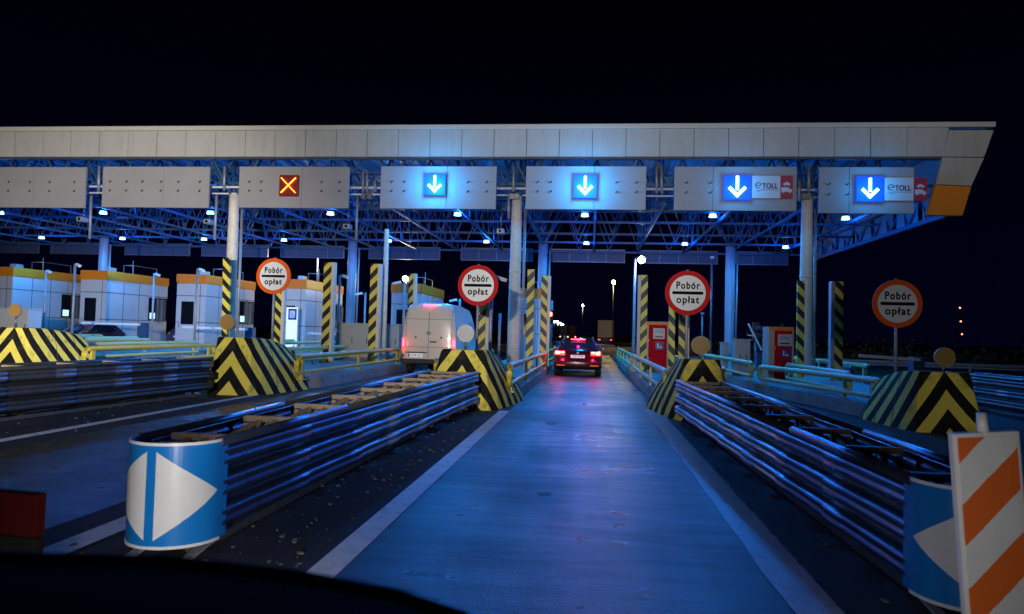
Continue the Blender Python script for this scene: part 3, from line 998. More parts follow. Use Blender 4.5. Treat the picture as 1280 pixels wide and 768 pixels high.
    if nose:
        z0, z1, r = .13, h + .02, w0 / 2 + .05
        b = MB()
        nose_piece(b, r, R(-92), R(92), z0, z1, n=36)
        for s_ in (-1, 1):                          # straight ends of the wrapped board
            b.box(s_ * (r - .02), s_ * r, 0.001, .10, z0, z1)
        nb = b.build('nose_board', M['signblue'], t)
        b = MB()
        nose_piece(b, r, R(-92), R(92), z0 - .012, z0 + .008, off=.006, n=30, th=.01)
        b.build('board_rim', M['signwhite'], nb)
        b = MB()
        nose_piece(b, r, R(-92), R(92), z1 - .008, z1 + .012, off=.006, n=30, th=.01)
        b.build('board_rim', M['signwhite'], nb)
        for s_ in (-1, 1):
            b = MB()
            n = 18
            a0, a1 = R(6), R(84)
            zc, hz = (z0 + z1) / 2 + .0, (z1 - z0) / 2 - .045
            def pp(a, z, off=.005): return Vector((s_ * (r + off) * math.sin(a), -(r + off) * math.cos(a), z))
            for i in range(n):
                fa, fb = i / n, (i + 1) / n
                aa, ab = a0 + (a1 - a0) * fa, a0 + (a1 - a0) * fb
                if i < n - 1:
                    b.face([pp(aa, zc - hz * (1 - fa)), pp(ab, zc - hz * (1 - fb)), pp(ab, zc + hz * (1 - fb)), pp(aa, zc + hz * (1 - fa))])
                else:
                    b.face([pp(aa, zc - hz * (1 - fa)), pp(ab, zc), pp(aa, zc + hz * (1 - fa))])
            b.build('white_triangle', M['signwhite'], nb)
        for s_ in (-.2, .2):
            b = MB(); b.bar((s_, -.30, .012), (s_, .3, .11), .06, .02); b.build('skid', M['galvlight'], t)
        b = MB()
        b.box(-r + .06, r - .06, .02, .08, z0 + .05, h - .02)
        b.build('nose_frame', M['galvdull'], t)
    return t
cushion(-2.84, 4.75, 14.2, .52, .92, .78, 'steel crash cushion with blue and white nose board left of the driving lane', cxe=-2.72)
cushion(2.24, 4.55, 13.75, .52, .76, .77, 'steel crash cushion right of the driving lane behind the orange beacon board', cxe=2.06)
cushion(-9.55, 6.0, 15.2, .62, .74, .84, 'dull dark crash cushion at the left leading to the block under the orange rimmed sign', nose=False, shiny=False, cxe=-8.75)
cushion(9.9, 11.0, 20.5, .62, .74, .85, 'dark crash cushion at the right edge beyond the last striped block', nose=False, shiny=False)

# ------------------------------------------------------------------ round toll signs
def toll_sign(px, py, Y, rim, lb, zbase=.28, polemat='galvlight'):
    p = P(px, py, Y)
    t = thing('toll_sign', lb, 'sign', (p.x, Y, zbase), 0, 'round toll collection signs')
    z = p.z - zbase
    r = .54
    b = MB(); b.disc((0, z), r, -.012, .012, 64)
    b.build('sign_disc', M[rim], t)
    b = MB(); b.disc((0, z), r * .79, -.019, -.0125, 64)
    f = b.build('sign_face', M['signwhite'], t)
    b = MB(); b.prism([(-.355, z - .036), (.355, z - .036), (.372, z), (.355, z + .036), (-.355, z + .036), (-.372, z)], -.025, -.0195)
    b.build('sign_bar', M['ink'], f)
    text_part('lettering', 'Pobór', .24, (0, -.024, z + .175), M['ink'], f, width=.56, offset=.007, spacing=1.22, depth=.003)
    text_part('lettering', 'opłat', .24, (0, -.024, z - .17), M['ink'], f, width=.54, offset=.007, spacing=1.22, depth=.003)
    b = MB()
    b.tube([(0, .06, 0), (0, .06, z + r + .03)], .035, 10)
    b.build('pole', M[polemat], t)
    b = MB()
    for dz in (-.25, .25): b.box(-.2, .2, .013, .03, z + dz - .02, z + dz + .02); b.tube([(0, .06, z + dz - .02), (0, .06, z + dz + .02)], .045, 10)
    b.build('clamp', M['galvdull'], t)
toll_sign(342, 345.5, 20.5, 'signorange', 'round toll sign with faded orange rim left of the van')
toll_sign(597.5, 357, 18.6, 'signred', 'round toll sign with bright red rim over the front of the van')
toll_sign(859.5, 366.5, 17.6, 'signred', 'round toll sign with red rim right of the driving lane, over the red kiosk')
toll_sign(1121.5, 380, 16.9, 'signorange', 'round toll sign with orange rim standing alone against the dark at right')
# grey pole beside the red rimmed sign, with a small camera
def pole_camera(px, ytop, Y, lb, zb=.28, cams=((.0, .0),), r=.05, side=1):
    p = P(px, ytop, Y)
    t = thing('camera_pole', lb, 'camera pole', (p.x, Y, zb), 0, 'poles with surveillance cameras')
    H = p.z - zb
    MB().tube([(0, 0, 0), (0, 0, H)], r, 10).build('pole', M['galvlight'], t)
    MB().box(-.12, .12, -.12, .12, 0, .03, bev=.008).build('base_plate', M['galvdull'], t)
    for dx, dz in cams:
        b = MB(); b.bar((0, 0, H - .12 + dz), (side * .35, -.02, H - .06 + dz), .04); b.build('arm', M['galvdull'], t)
        b = MB(); b.bar((side * .14, -.1, H - .03 + dz), (side * .44, -.28, H - .12 + dz), .11, .10); b.build('camera', M['white'], t)
    return t
pole_camera(58, 338, 34, 'camera pole in front of the leftmost booth')
pole_camera(94, 330, 29, 'tall dark camera pole between the two leftmost booths', side=1)
pole_camera(193, 342, 33, 'camera pole in front of the window of the second booth from left')
pole_camera(247, 336, 29, 'tall camera pole in front of the third booth from left')
pole_camera(425, 344, 28.6, 'camera pole right of the fourth booth, by the beige cabinet', side=1)
pole_camera(457, 366, 34, 'short blue lit camera pole behind the beige cabinet', side=-1)
pole_camera(506, 352, 29, 'camera pole in front of the fifth booth left of the van', side=-1)
pole_camera(615, 346, 20.5, 'grey camera pole touching the red rimmed sign by the van', side=1)
pole_camera(625, 392, 26, 'short post between van and pale column', side=-1, cams=())
pole_camera(690, 376, 33, 'camera pole beside the red traffic signal', side=-1)
pole_camera(575, 374, 33, 'camera pole showing just above the roof of the van', side=-1)

# ------------------------------------------------------------------ striped height guard posts
def guard_post(px, ytop, Y, w, lb, zb=.3, side=0, side_m='column', lean=0.0):
    p = P(px, ytop, Y)
    t = thing('guard_post', lb, 'post', (p.x, Y, zb), 0, 'black and yellow guard posts on the islands')
    t.rotation_euler = (0, lean, 0)
    H = p.z - zb
    MB().box(-w / 2, w / 2, -.02, .10, 0, H, bev=.008).build('striped_face', M['post_back' if px in (286, 349, 681, 841, 854, 1001.5, 1049) else 'post'], t)
    if side:
        MB().box(side * (w / 2 + .002), side * (w / 2 + .12), -.01, .25, 0, H, bev=.008).build('side_channel', M[side_m], t)
    MB().box(-w / 2 - .06, w / 2 + .06, -.08, .2, -.02, .04).build('foot', M['galvdull'], t)
guard_post(286, 322, 26.4, .30, 'striped post standing at the left side of the left front column', lean=-.02)
guard_post(349, 352, 28, .26, 'striped post directly behind the orange rimmed sign left of the van', side=1)
guard_post(410, 328, 26, .30, 'striped post in front of the fourth booth, left of the beige cabinet', side=1)
guard_post(468, 330, 26, .28, 'striped post standing before the slim column, between the cabinets', side=1)
guard_post(514, 342, 31, .22, 'striped post rising behind the roof corner of the van', side=1)
guard_post(604, 352, 24, .24, 'striped post directly behind the red rimmed sign by the van', side=1)
guard_post(664, 337, 26, .26, 'taller striped post between the middle column and the dark car')
guard_post(681, 345, 28.5, .25, 'shorter striped post just left of the dark car', side=1)
guard_post(806, 344, 27, .24, 'striped post left of the first red kiosk by the tall blue pole', side=-1, side_m='galvlight')
guard_post(841, 352, 24.5, .21, 'striped post under the red rimmed sign, left of the pair by the kiosk')
guard_post(854, 352, 23.5, .21, 'striped post under the red rimmed sign, right of the pair by the kiosk', side=1)
guard_post(1001.5, 351, 26, .25, 'striped post in front of the right front column', zb=.2)
guard_post(1049, 352, 25, .27, 'free standing striped post right of the right front column', side=-1, side_m='cabgrey', zb=.1)

# ------------------------------------------------------------------ tubular railings
def railing(x0, y0, x1, y1, mm, lb, zt=.86, zl=.46, zb=.28, n=None, r=.068):
    t = thing('tube_railing', lb, 'railing', (x0, y0, 0), 0, 'tubular railings along the islands')
    d = Vector((x1 - x0, y1 - y0, 0))
    L = d.length
    u = d.normalized()
    def pp(s, z): return u * s + Vector((0, 0, z))
    b = MB(); b.tube([pp(.02, zt - .28), pp(.02, zt - .12), pp(.08, zt - .03), pp(.2, zt), pp(L * .5, zt + .004), pp(L - .2, zt), pp(L - .08, zt - .03), pp(L - .02, zt - .12), pp(L - .02, zt - .28)], r, 12)
    b.build('top_tube', M[mm], t)
    b = MB(); b.tube([pp(.02, zt - .27), pp(.02, zl + .08), pp(.1, zl), pp(L - .1, zl), pp(L - .02, zl + .08), pp(L - .02, zt - .27)], r * .85, 12)
    b.build('lower_tube', M[mm], t)
    n = n or max(2, int(L / 2.6))
    for i in range(n):
        s = .35 + (L - .7) * i / (n - 1)
        b = MB(); c = pp(s, 0)
        b.box(c.x - .03, c.x + .03, c.y - .07, c.y + .07, zb - .0, zt - .02)
        b.box(c.x - .09, c.x + .09, c.y - .12, c.y + .12, zb - .01, zb + .02)
        b.build('post', M[mm], t)
    return t
railing(-1.74, 15.6, -1.72, 27.6, 'yellow', 'yellow tube railing along the left kerb beside the dark car')
railing(-1.72, 28.6, -1.72, 38.5, 'yellow', 'second yellow tube railing left of the dark car, beyond the striped posts')
railing(-3.95, 18.2, -3.95, 29, 'yellow', 'yellow tube railing behind the block in front of the van')
railing(1.62, 15.4, 1.62, 27.0, 'green_yellow', 'pale green railing along the right kerb of the driving lane')
railing(1.62, 27.8, 1.62, 42.0, 'green_yellow', 'far pale railing right of the dark car')
railing(3.2, 17.5, 3.2, 28, 'green_yellow', 'pale railing on the far side of the first red kiosk island')
railing(-7.2, 17.0, -7.2, 26.6, 'yellow', 'yellow railing ending at the left rear light of the van')
railing(-9.85, 20.5, -9.85, 29, 'green_yellow', 'pale railing behind the block under the orange rimmed sign')
railing(-9.85, 30, -9.85, 38, 'green_yellow', 'pale railing in front of the fourth booth', n=3)
railing(-13.55, 17.9, -13.55, 24.6, 'yellow', 'yellow railing with broad post at left, nearest of the left group')
railing(-16.1, 20.4, -16.1, 28, 'green_yellow', 'pale railing running behind the nearest yellow one at left')
railing(-19.55, 21.5, -19.55, 30, 'green_yellow', 'pale railing in front of the second booth from left')
railing(-22.1, 23.5, -22.1, 33, 'green_yellow', 'far pale railing below the second booth window')
railing(-26.2, 25.5, -26.2, 36, 'green_yellow', 'far pale railing in front of the leftmost booth')
railing(-16.1, 30, -16.1, 38, 'green_yellow', 'far pale railing below the third booth from left')
railing(-13.55, 28, -13.55, 37, 'green_yellow', 'far pale railing left of the fourth booth')
railing(6.05, 15.6, 4.98, 21.8, 'green_yellow', 'long pale railing at right beginning at the dirty striped block', zt=.80)
railing(5.0, 22.8, 5.0, 33, 'green_yellow', 'far pale railing at right in front of the blue lit cabinets')
railing(5.95, 17.2, 5.95, 22.5, 'green_yellow', 'inner pale railing below the second red kiosk and free standing post')
railing(8.65, 23.4, 8.65, 33, 'green_yellow', 'pale railing right of the right front column')

# ------------------------------------------------------------------ toll booths
def booth(pl, pr, prr, ytop, lb, Yf=40.0, Yr=46.2, window=True, doorlit=False):
    c = P(pr, ytop, Yf)
    x1 = c.x
    x0 = P(pl, ytop, Yf).x
    H = c.z
    zb = .3
    t = thing('toll_booth', lb, 'toll booth', ((x0 + x1) / 2, Yf, zb), 0, 'orange topped toll booths')
    w = (x1 - x0) / 2
    L = Yr - Yf
    h = H - zb
    MB().box(-w, w, 0, L, 0, h - .55, bev=.02).build('wall', M['booth'], t)
    rb = MB().box(-w - .04, w + .04, -.04, L + .04, h - .547, h, bev=.015).build('roof_band', M['orange'], t)
    b = MB()
    for i in range(1, 4):                           # panel joints on the long side
        b.box(w + .001, w + .006, L * i / 4 - .02, L * i / 4 + .02, .05, h - .56)
    for z in (h * .33, h * .70):
        b.box(w + .0015, w + .0065, 0, L, z - .02, z + .02)
        b.box(-w, w, -.006, -.001, z - .02, z + .02)
    b.box(w * .62, w * .62 + .03, -.0065, -.0015, .05, h - .56)
    b.build('panel_joint', M['joint'], t)
    d = MB().box(-w * .85, w * .45, -.035, -.008, .06, h * .68, bev=.008).build('door', M['booth'], t)
    MB().box(-w * .62, w * .25, -.043, -.036, h * .30, h * .62).build('door_window', M['glass'], d)
    b = MB(); b.tube([(-w * .75, -.05, h * .26), (-w * .75, -.05, h * .34)], .02, 8); b.build('handle', M['galvdull'], d)
    if window:
        wv = MB().box(w + .008, w + .05, L * .66, L * .985, h * .34, h * .68).build('side_window', M['glass'], t)
        MB().box(w + .052, w + .09, L * .68, L * .76, h * .36, h * .45).build('screen', M['screen'], wv)
        b = MB(); b.box(w + .052, w + .12, L * .80, L * .82, h * .32, h * .7); b.box(w + .052, w + .3, L * .84, L * .90, h * .33, h * .66)
        b.build('window_frame', M['galvdull'], wv)
    b = MB()                                        # handrail frame and boxes on the roof
    b.tube([(w * .2, L * .55, h), (w * .2, L * .55, h + .62), (w * .2, L * .95, h + .62), (w * .2, L * .95, h)], .03, 6)
    b.tube([(-w * .6, L * .55, h), (-w * .6, L * .55, h + .62), (w * .2, L * .55, h + .62)], .03, 6)
    b.build('roof_rail', M['galvlight'], t)
    b = MB(); b.box(-w * .3, w * .1, L * .2, L * .3, h, h + .3, bev=.02); b.tube([(w * .4, L * .5, h), (w * .4, L * .5, h + .9)], .03, 6)
    b.build('roof_unit', M['galvlight'], t)
booth(-22, 17, 105, 334, 'leftmost blue lit booth behind the far left striped block')
booth(102, 135, 212, 338.5, 'second booth from left with bright screen in its side window')
booth(222, 258, 320, 343.5, 'third booth from left, standing left of the left front column')
booth(350, 383, 430, 349.5, 'fourth booth from left, behind the white board with pictogram')
booth(490, 527, 555, 355, 'booth just behind the roof of the white van')
booth(646, 679, 686, 361, 'booth behind the pale middle column and striped posts', window=False)
# white board with pictogram in front of the fourth booth
p0, p1 = P(352, 384, 37.6), P(370, 437, 37.6)
t = thing('notice_board', 'tall white board with small blue pictogram before the fourth booth', 'board', ((p0.x + p1.x) / 2, 37.6, .3))
hw = (p1.x - p0.x) / 2
MB().box(-hw, hw, 0, .08, .15, p0.z - .3, bev=.01).build('board', M['boardglow'], t)
zz = P(360, 393, 37.6).z - .3
pg = MB().box(-hw * .1, hw * .92, -.03, -.002, zz - .3, zz + .3).build('pictogram_plate', M['lineblue'], t)
MB().box(hw * .08, hw * .74, -.036, -.031, zz - .2, zz + .2).build('pictogram_field', M['signwhite'], pg)
b = MB(); b.bar((hw * .25, -.04, zz + .12), (hw * .4, -.04, zz - .04), .05, .01); b.bar((hw * .4, -.04, zz - .04), (hw * .62, -.04, zz - .12), .05, .01); b.bar((hw * .25, -.042, zz - .12), (hw * .5, -.042, zz - .13), .05, .01)
b.build('symbol', M['ink'], pg)
b = MB(); b.box(-hw * .8, -hw * .7, .02, .06, 0, .16); b.box(hw * .7, hw * .8, .02, .06, 0, .16); b.build('leg', M['galvdull'], t)
# ------------------------------------------------------------------ cabinets
def cabinet(pa, pb, yt, Y, d, mm, lb, zb=.3, doors=2, plinth=.12):
    a, c = P(pa, yt, Y), P(pb, yt, Y)
    w = (c.x - a.x) / 2
    h = (a.z + c.z) / 2 - zb
    t = thing('control_cabinet', lb, 'cabinet', ((a.x + c.x) / 2, Y, zb), 0, 'roadside control cabinets')
    MB().box(-w, w, 0, d, plinth, h - .05, bev=.012).build('body', M[mm], t)
    MB().box(-w - .03, w + .03, -.04, d + .03, h - .048, h, bev=.01).build('lid', M[mm], t)
    MB().box(-w + .03, w - .03, .03, d - .03, 0, plinth - .002).build('plinth', M['conc'], t)
    for i in range(doors):
        xa = -w + .03 + (2 * w - .06) * i / doors
        xb = xa + (2 * w - .06) / doors - .02
        dd = MB().box(xa, xb, -.018, -.002, plinth + .05, h - .1, bev=.005).build('door', M[mm], t)
        MB().box(xb - .09, xb - .06, -.035, -.019, h * .45, h * .6).build('handle', M['joint'], dd)
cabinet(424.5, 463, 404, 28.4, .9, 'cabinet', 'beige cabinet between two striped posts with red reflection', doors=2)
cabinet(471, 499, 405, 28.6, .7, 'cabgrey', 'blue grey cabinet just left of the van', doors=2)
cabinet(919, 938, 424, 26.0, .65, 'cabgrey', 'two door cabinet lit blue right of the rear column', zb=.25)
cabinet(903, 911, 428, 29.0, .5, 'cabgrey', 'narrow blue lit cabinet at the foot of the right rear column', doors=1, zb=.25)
cabinet(-30, 36, 385, 30, .8, 'booth', 'long pale cabinet behind the far left round lamp')
# red payment kiosks
def kiosk(pa, pb, pf, yt, Y, lb, zb=.28):
    a, c, f = P(pa, yt, Y), P(pb, yt, Y), P(pf, yt, Y)
    w = (c.x - a.x) / 2
    h = a.z - zb
    t = thing('red_kiosk', lb, 'kiosk', ((a.x + c.x) / 2, Y, zb), 0, 'red kiosks beside the right lanes')
    MB().box(-w, w, .01, .8, 0, h, bev=.012).build('cabinet_shell', M['cabinet'], t)
    fx = f.x - (a.x + c.x) / 2
    b = MB()
    n = 11
    for i in range(n):
        xa = fx + (w - .07 - fx) * i / n
        xb = fx + (w - .07 - fx) * (i + .7) / n
        b.box(xa, xb, -.03, -.015, .12, h - .14)
    b.box(fx, w - .07, -.02, .008, .1, h - .12)
    dd = b.build('ribbed_door', M['kioskred'], t)
    MB().box(-w + .02, w - .02, -.03, .008, h - .115, h - .01).build('top_band', M['orange'], t)
    cx_ = (fx + w - .07) / 2
    pl = MB().box(cx_ - .17, cx_ + .25, -.045, -.031, h * .66, h * .87).build('label_plate', M['platewhite'], dd)
    text_part('lettering', 'eTOLL', .12, (cx_ + .04, -.05, h * .80), M['signblue'], pl, width=.3, depth=.002, offset=.003)
    MB().box(cx_ - .1, cx_ + .18, -.05, -.046, h * .69, h * .715).build('label_line', M['navy'], pl)
    p2 = MB().box(cx_ - .08, cx_ + .22, -.045, -.031, h * .45, h * .60).build('pictogram_plate', M['lineblue'], dd)
    b = MB(); b.box(cx_ - .02, cx_ + .03, -.05, -.046, h * .48, h * .57); b.box(cx_ + .05, cx_ + .15, -.05, -.046, h * .48, h * .51); b.bar((cx_ + .07, -.048, h * .57), (cx_ + .12, -.048, h * .51), .04, .004)
    b.build('symbol', M['signwhite'], p2)
    b = MB()
    for z in (.25, .6): b.box(fx - .05, fx + .02, -.05, -.031, h * z, h * z + .09)
    b.build('hinge', M['galvlight'], t)
kiosk(807, 836.5, 811, 402, 27.0, 'red kiosk with blue pictogram beside the pair of striped posts')
kiosk(961, 993, 968.5, 408.5, 23.0, 'red kiosk left of the right front column, farther right', zb=.28)

# ------------------------------------------------------------------ boom barriers
def boom(pa, ya, pb, yb, Y, lb, box=1):
    a, c = P(pa, ya, Y), P(pb, yb, Y)
    hx = c if box == 1 else a
    t = thing('boom_barrier', lb, 'barrier', (hx.x, Y, .0), 0, 'boom barriers across the lanes')
    base = Vector((hx.x, Y, 0))
    b = MB(); b.bar(a - base - Vector((0, .2, 0)), c - base - Vector((0, .2, 0)), .05, .11); b.build('boom', M['boom'], t)
    h = hx.z + .1
    MB().box(-.2, .2, -.12, .3, .0, h, bev=.02).build('housing', mat_box, t)
mat_box = mat('barrier_housing', (0.03, 0.08, 0.16), 0.35)
boom(105, 404, 178, 406, 35, 'closed white barrier in front of the second booth from left')
boom(231, 409, 312, 412, 35, 'closed white barrier in front of the third booth from left')
boom(380, 416.5, 421, 418, 37, 'closed white barrier in front of the fourth booth')
boom(699, 428.5, 768, 432.5, 47, 'closed white barrier just beyond the dark car', box=-1)
boom(1071, 444.5, 1147, 450, 27, 'closed white barrier at right below the lone round sign')
t = thing('boom_barrier', 'raised white barrier arm beside the dark signal head at right', 'barrier', (P(950, 440, 30).x, 30, 0), 0, 'boom barriers across the lanes')
a, c = P(935.5, 405, 30), P(952, 438, 30)
base = Vector((t.location.x, 30, 0))
b = MB(); b.bar(a - base, c - base, .13, .05); b.build('boom', M['white'], t)
b = MB(); a2, c2 = P(935, 419, 30), P(943, 420, 30); b.bar(a2 - base + Vector((0, .06, 0)), c2 - base + Vector((0, .06, 0)), .1, .05); b.build('counter_arm', M['white'], t)
MB().box(-.16, .16, -.1, .25, 0, 1.05, bev=.02).build('housing', mat_box, t)
# signal heads
t = thing('signal_head', 'dark unlit signal head behind the raised white barrier arm', 'traffic signal', (P(944.5, 440, 30.6).x, 30.6, 0))
z1 = P(944, 403, 30.6).z; z2 = P(944, 426, 30.6).z
MB().tube([(0, 0, 0), (0, 0, z2)], .05, 8).build('pole', M['galvdull'], t)
MB().box(-.13, .13, -.1, .12, z2, z1, bev=.02).build('housing', M['black'], t)
for dz in (.62, .3):
    b = MB(); b.tube([(.0, -.1, z2 + dz * (z1 - z2)), (.22, -.3, z2 + dz * (z1 - z2) + .02)], .11, 12, r2=.13); b.build('visor', M['black'], t)
pr_ = P(687.5, 393, 32.5)
t = thing('signal_head', 'small lit red signal above the left side of the dark car', 'traffic signal', (pr_.x, 32.5, .3))
MB().tube([(0, .1, 0), (0, .1, pr_.z - .3)], .04, 8).build('pole', M['galvdull'], t)
MB().box(-.14, .14, -.02, .15, pr_.z - .75, pr_.z - .1, bev=.02).build('housing', M['black'], t)
b = MB(); b.disc((0, pr_.z - .3), .11, -.06, -.03, 20); b.build('lens', M['redlamp'], t)
# small orange traffic cone lens by the pale railing
p = P(366, 447, 24)
t = thing('traffic_cone', 'small dark orange cone beside the fourth booth railing', 'cone', (p.x, 24, .3))
MB().tube([(0, 0, .03), (0, 0, .62)], .13, 14, r2=.03).build('cone_body', M['signorange'], t)
MB().box(-.18, .18, -.18, .18, 0, .028).build('base', M['rubber'], t)

# ------------------------------------------------------------------ vehicles
def interp(tab, v):
    if v <= tab[0][0]: return tab[0][1]
    for (a, b_), (c, d) in zip(tab, tab[1:]):
        if v <= c: return b_ + (d - b_) * (v - a) / (c - a)
    return tab[-1][1]
class Body:
    def __init__(s, prof, wtab, rear, crv=.12, ymid=2.3, drop=.05):
        s.prof, s.wtab, s.rear, s.crv, s.ymid, s.drop = prof, wtab, rear, crv, ymid, drop
    def w(s, z): return interp(s.wtab, z)
    def ry(s, x, z):
        return interp(s.rear, z) + s.crv * (abs(x) / s.w(z)) ** 3.5
    def shell(s, mi=0):
        b = MB()
        st = [-1, -.985, -.94, -.85, -.7, -.45, -.2, 0, .2, .45, .7, .85, .94, .985, 1]
        rings = []
        pr = []
        n = len(s.prof)
        for i in range(n):
            a, c = s.prof[i], s.prof[(i + 1) % n]
            k = max(1, int(math.hypot(c[0] - a[0], c[1] - a[1]) / .22))
            for j in range(k): pr.append((a[0] + (c[0] - a[0]) * j / k, a[1] + (c[1] - a[1]) * j / k))
        zt = max(p[1] for p in pr)
        for u in st:
            r = []
            e = abs(u) ** 3.5
            e2 = max(0, (abs(u) - .9) / .1) ** 2
            for y, z in pr:
                zz = z - s.drop * e * max(0, (z - .6) / (zt - .6))
                yy = y + (s.crv * e if y < s.ymid else -s.crv * 1.6 * e)
                yy += (.05 * e2 if y < s.ymid else -.05 * e2) * (1 if abs(y - s.ymid) > s.ymid * .85 else .2)
                r.append(Vector((u * s.w(z), yy, zz)))
            rings.append(r)
        b.loft(rings, mi, smooth=True, caps=True)
        return b
    def patch(s, b, x0, x1, z0, z1, off=.006, th=.02, mi=0, nx=8, nz=4, x0t=None, x1t=None, r=0):
        x0t = x0 if x0t is None else x0t
        x1t = x1 if x1t is None else x1t
        def pt(i, j, o):
            f = j / nz
            xa, xb = x0 + (x0t - x0) * f, x1 + (x1t - x1) * f
            x = xa + (xb - xa) * i / nx
            z = z0 + (z1 - z0) * f
            return Vector((x, s.ry(x, z) - o, z))
        V = [[b.bm.verts.new(pt(i, j, off)) for i in range(nx + 1)] for j in range(nz + 1)]
        Wv = [[b.bm.verts.new(pt(i, j, off - th)) for i in range(nx + 1)] for j in range(nz + 1)]
        def q(a): 
            f = b.bm.faces.new(a); f.material_index = mi; f.smooth = False
        for j in range(nz):
            for i in range(nx):
                q([V[j][i], V[j][i + 1], V[j + 1][i + 1], V[j + 1][i]])
                q([Wv[j][i], Wv[j + 1][i], Wv[j + 1][i + 1], Wv[j][i + 1]])
            q([V[j][0], V[j + 1][0], Wv[j + 1][0], Wv[j][0]])
            q([V[j][nx], Wv[j][nx], Wv[j + 1][nx], V[j + 1][nx]])
        for i in range(nx):
            q([V[0][i], Wv[0][i], Wv[0][i + 1], V[0][i + 1]])
            q([V[nz][i], V[nz][i + 1], Wv[nz][i + 1], Wv[nz][i]])
        return b
def wheel(parent, x, y, r=.33, w=.22):
    b = MB()
    s_ = 1 if x > 0 else -1
    prof_ = [(r - .1, -w / 2), (r - .03, -w / 2), (r, -w / 2 + .03), (r, w / 2 - .03), (r - .03, w / 2), (r - .1, w / 2)]
    rings = [[Vector((o, rr * math.cos(a), rr * math.sin(a))) for rr, o in prof_] for a in [2 * math.pi * k / 28 for k in range(29)]]
    b.loft(rings, 0, closed=True)
    wh = b.build('wheel', M['rubber'], parent, loc=(x, y, r))
    b = MB()
    b.tube([(-w * .3, 0, 0), (w * .42, 0, 0)] if s_ > 0 else [(w * .3, 0, 0), (-w * .42, 0, 0)], r - .09, 20)
    b.build('rim', M['galvlight'], wh)
CARP = mat('car_paint_dark', (0.07, 0.012, 0.03), 0.22, metal=.3, coat=1.0, var=.05, rvar=.03)
def car(loc, rz, lb, lights=True, plate='WE 5T329', group=None):
    t = thing('estate_car' if lights else 'parked_car', lb, 'car', loc, rz, group)
    prof = [(.10, .26), (.0, .34), (-.02, .5), (.0, .62), (.06, .72), (.08, .9), (.16, 1.0), (.56, 1.37), (.52, 1.425), (.9, 1.455), (2.0, 1.47), (2.9, 1.42), (3.75, 1.0), (4.45, .86), (4.68, .7), (4.72, .45), (4.6, .24)]
    rear = [(.26, .10), (.34, .0), (.5, -.02), (.62, .0), (.72, .06), (.9, .08), (1.0, .16), (1.37, .56), (1.43, .52)]
    wt = [(.2, .84), (.35, .915), (.75, .925), (.93, .90), (1.0, .86), (1.3, .70), (1.47, .60)]
    B = Body(prof, wt, rear, .16, 2.3, .05)
    body = B.shell().build('body', CARP, t)
    b = MB(); B.patch(b, -.66, .66, 1.03, 1.33, .012, x0t=-.54, x1t=.54)
    rw = b.build('rear_window', mat_rw, t)
    b = MB(); B.patch(b, -.02, .34, 1.04, 1.07, .03, nz=1, th=.03); b.build('wiper', M['black'], rw)
    for s_ in (-1, 1):
        a_, c_ = sorted((s_ * .88, s_ * .50))
        b = MB(); B.patch(b, a_, c_, .80, .95, .012, nz=3)
        tl = b.build('tail_light', M['brake'] if lights else mat_redlens, t)
        if lights:
            a_, c_ = sorted((s_ * .84, s_ * .70))
            b = MB(); B.patch(b, a_, c_, .84, .93, .02, nz=2, nx=4); b.build('light_core', M['brakecore'], tl)
            a_, c_ = sorted((s_ * .66, s_ * .52))
            b = MB(); B.patch(b, a_, c_, .88, .92, .02, nz=1, nx=4); b.build('light_core', M['brakecore'], tl)
        a_, c_ = sorted((s_ * .80, s_ * .48))
        b = MB(); B.patch(b, a_, c_, .40, .425, .014, nz=1, nx=4); b.build('reflector', emit('reflector_glow', (1, .25, .05), .6) if lights else mat_redlens, t)
        b = MB(); b.bar((s_ * .82, 3.15, 1.0), (s_ * 1.02, 3.1, 1.02), .06, .05)
        b.box(s_ * .94, s_ * 1.10, 3.04, 3.16, .94, 1.10, bev=.03); b.build('mirror', CARP, t)
        b = MB()                                   # side glass
        pg = [(1.0, 1.04), (1.25, 1.34), (2.7, 1.34), (3.35, 1.04)]
        fa = [Vector((s_ * (B.w(z) + .004), y, z - .0)) for y, z in pg]
        fb = [Vector((s_ * (B.w(z) - .03), y, z)) for y, z in pg]
        b.face(fa if s_ > 0 else fa[::-1]); b.face(fb)
        for i in range(4): b.face([fa[i], fb[i], fb[(i + 1) % 4], fa[(i + 1) % 4]])
        b.build('side_window', M['glass'], t)
        b = MB(); b.tube([(s_ * .56, .9, 1.48), (s_ * .57, 1.1, 1.505), (s_ * .58, 2.6, 1.50), (s_ * .58, 2.8, 1.46)], .018, 8); b.build('roof_rail', M['galvlight'], t)
    b = MB(); b.box(-.28, .28, .47, .50, 1.395, 1.42); b.build('high_brake_light', M['stop'] if lights else mat_redlens, t)
    b = MB(); B.patch(b, -.27, .27, .70, .81, .03, nz=1, th=.02)
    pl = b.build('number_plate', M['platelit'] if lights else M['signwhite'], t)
    if plate and lights:
        text_part('lettering', plate, .085, (.02, B.ry(0, .755) - .034, .755), M['ink'], pl, width=.40, depth=.001, offset=.002)
    b = MB(); B.patch(b, -.86, .86, .28, .38, .008, nz=2); b.build('bumper_trim', M['black'], t)
    b = MB(); b.disc((0, .895), .045, B.ry(0, .895) - .02, B.ry(0, .895), 24); b.build('badge', M['galvlight'], t)
    for x in (-.80, .80):
        for y in (.9, 3.7): wheel(t, x, y)
    if lights:
        for s_ in (-1, 1):
            add_light('brake_glow', 'POINT', (s_ * .70, -.25, .80), 13, (1, .03, .10), t, shadow_soft_size=.08)
        add_light('brake_glow', 'POINT', (0, .3, 1.46), 4, (1, .04, .25), t, shadow_soft_size=.06)
    return t
mat_rw = mat('rear_glass', (0.02, 0.03, 0.06), 0.07, coat=.5, rvar=.02)
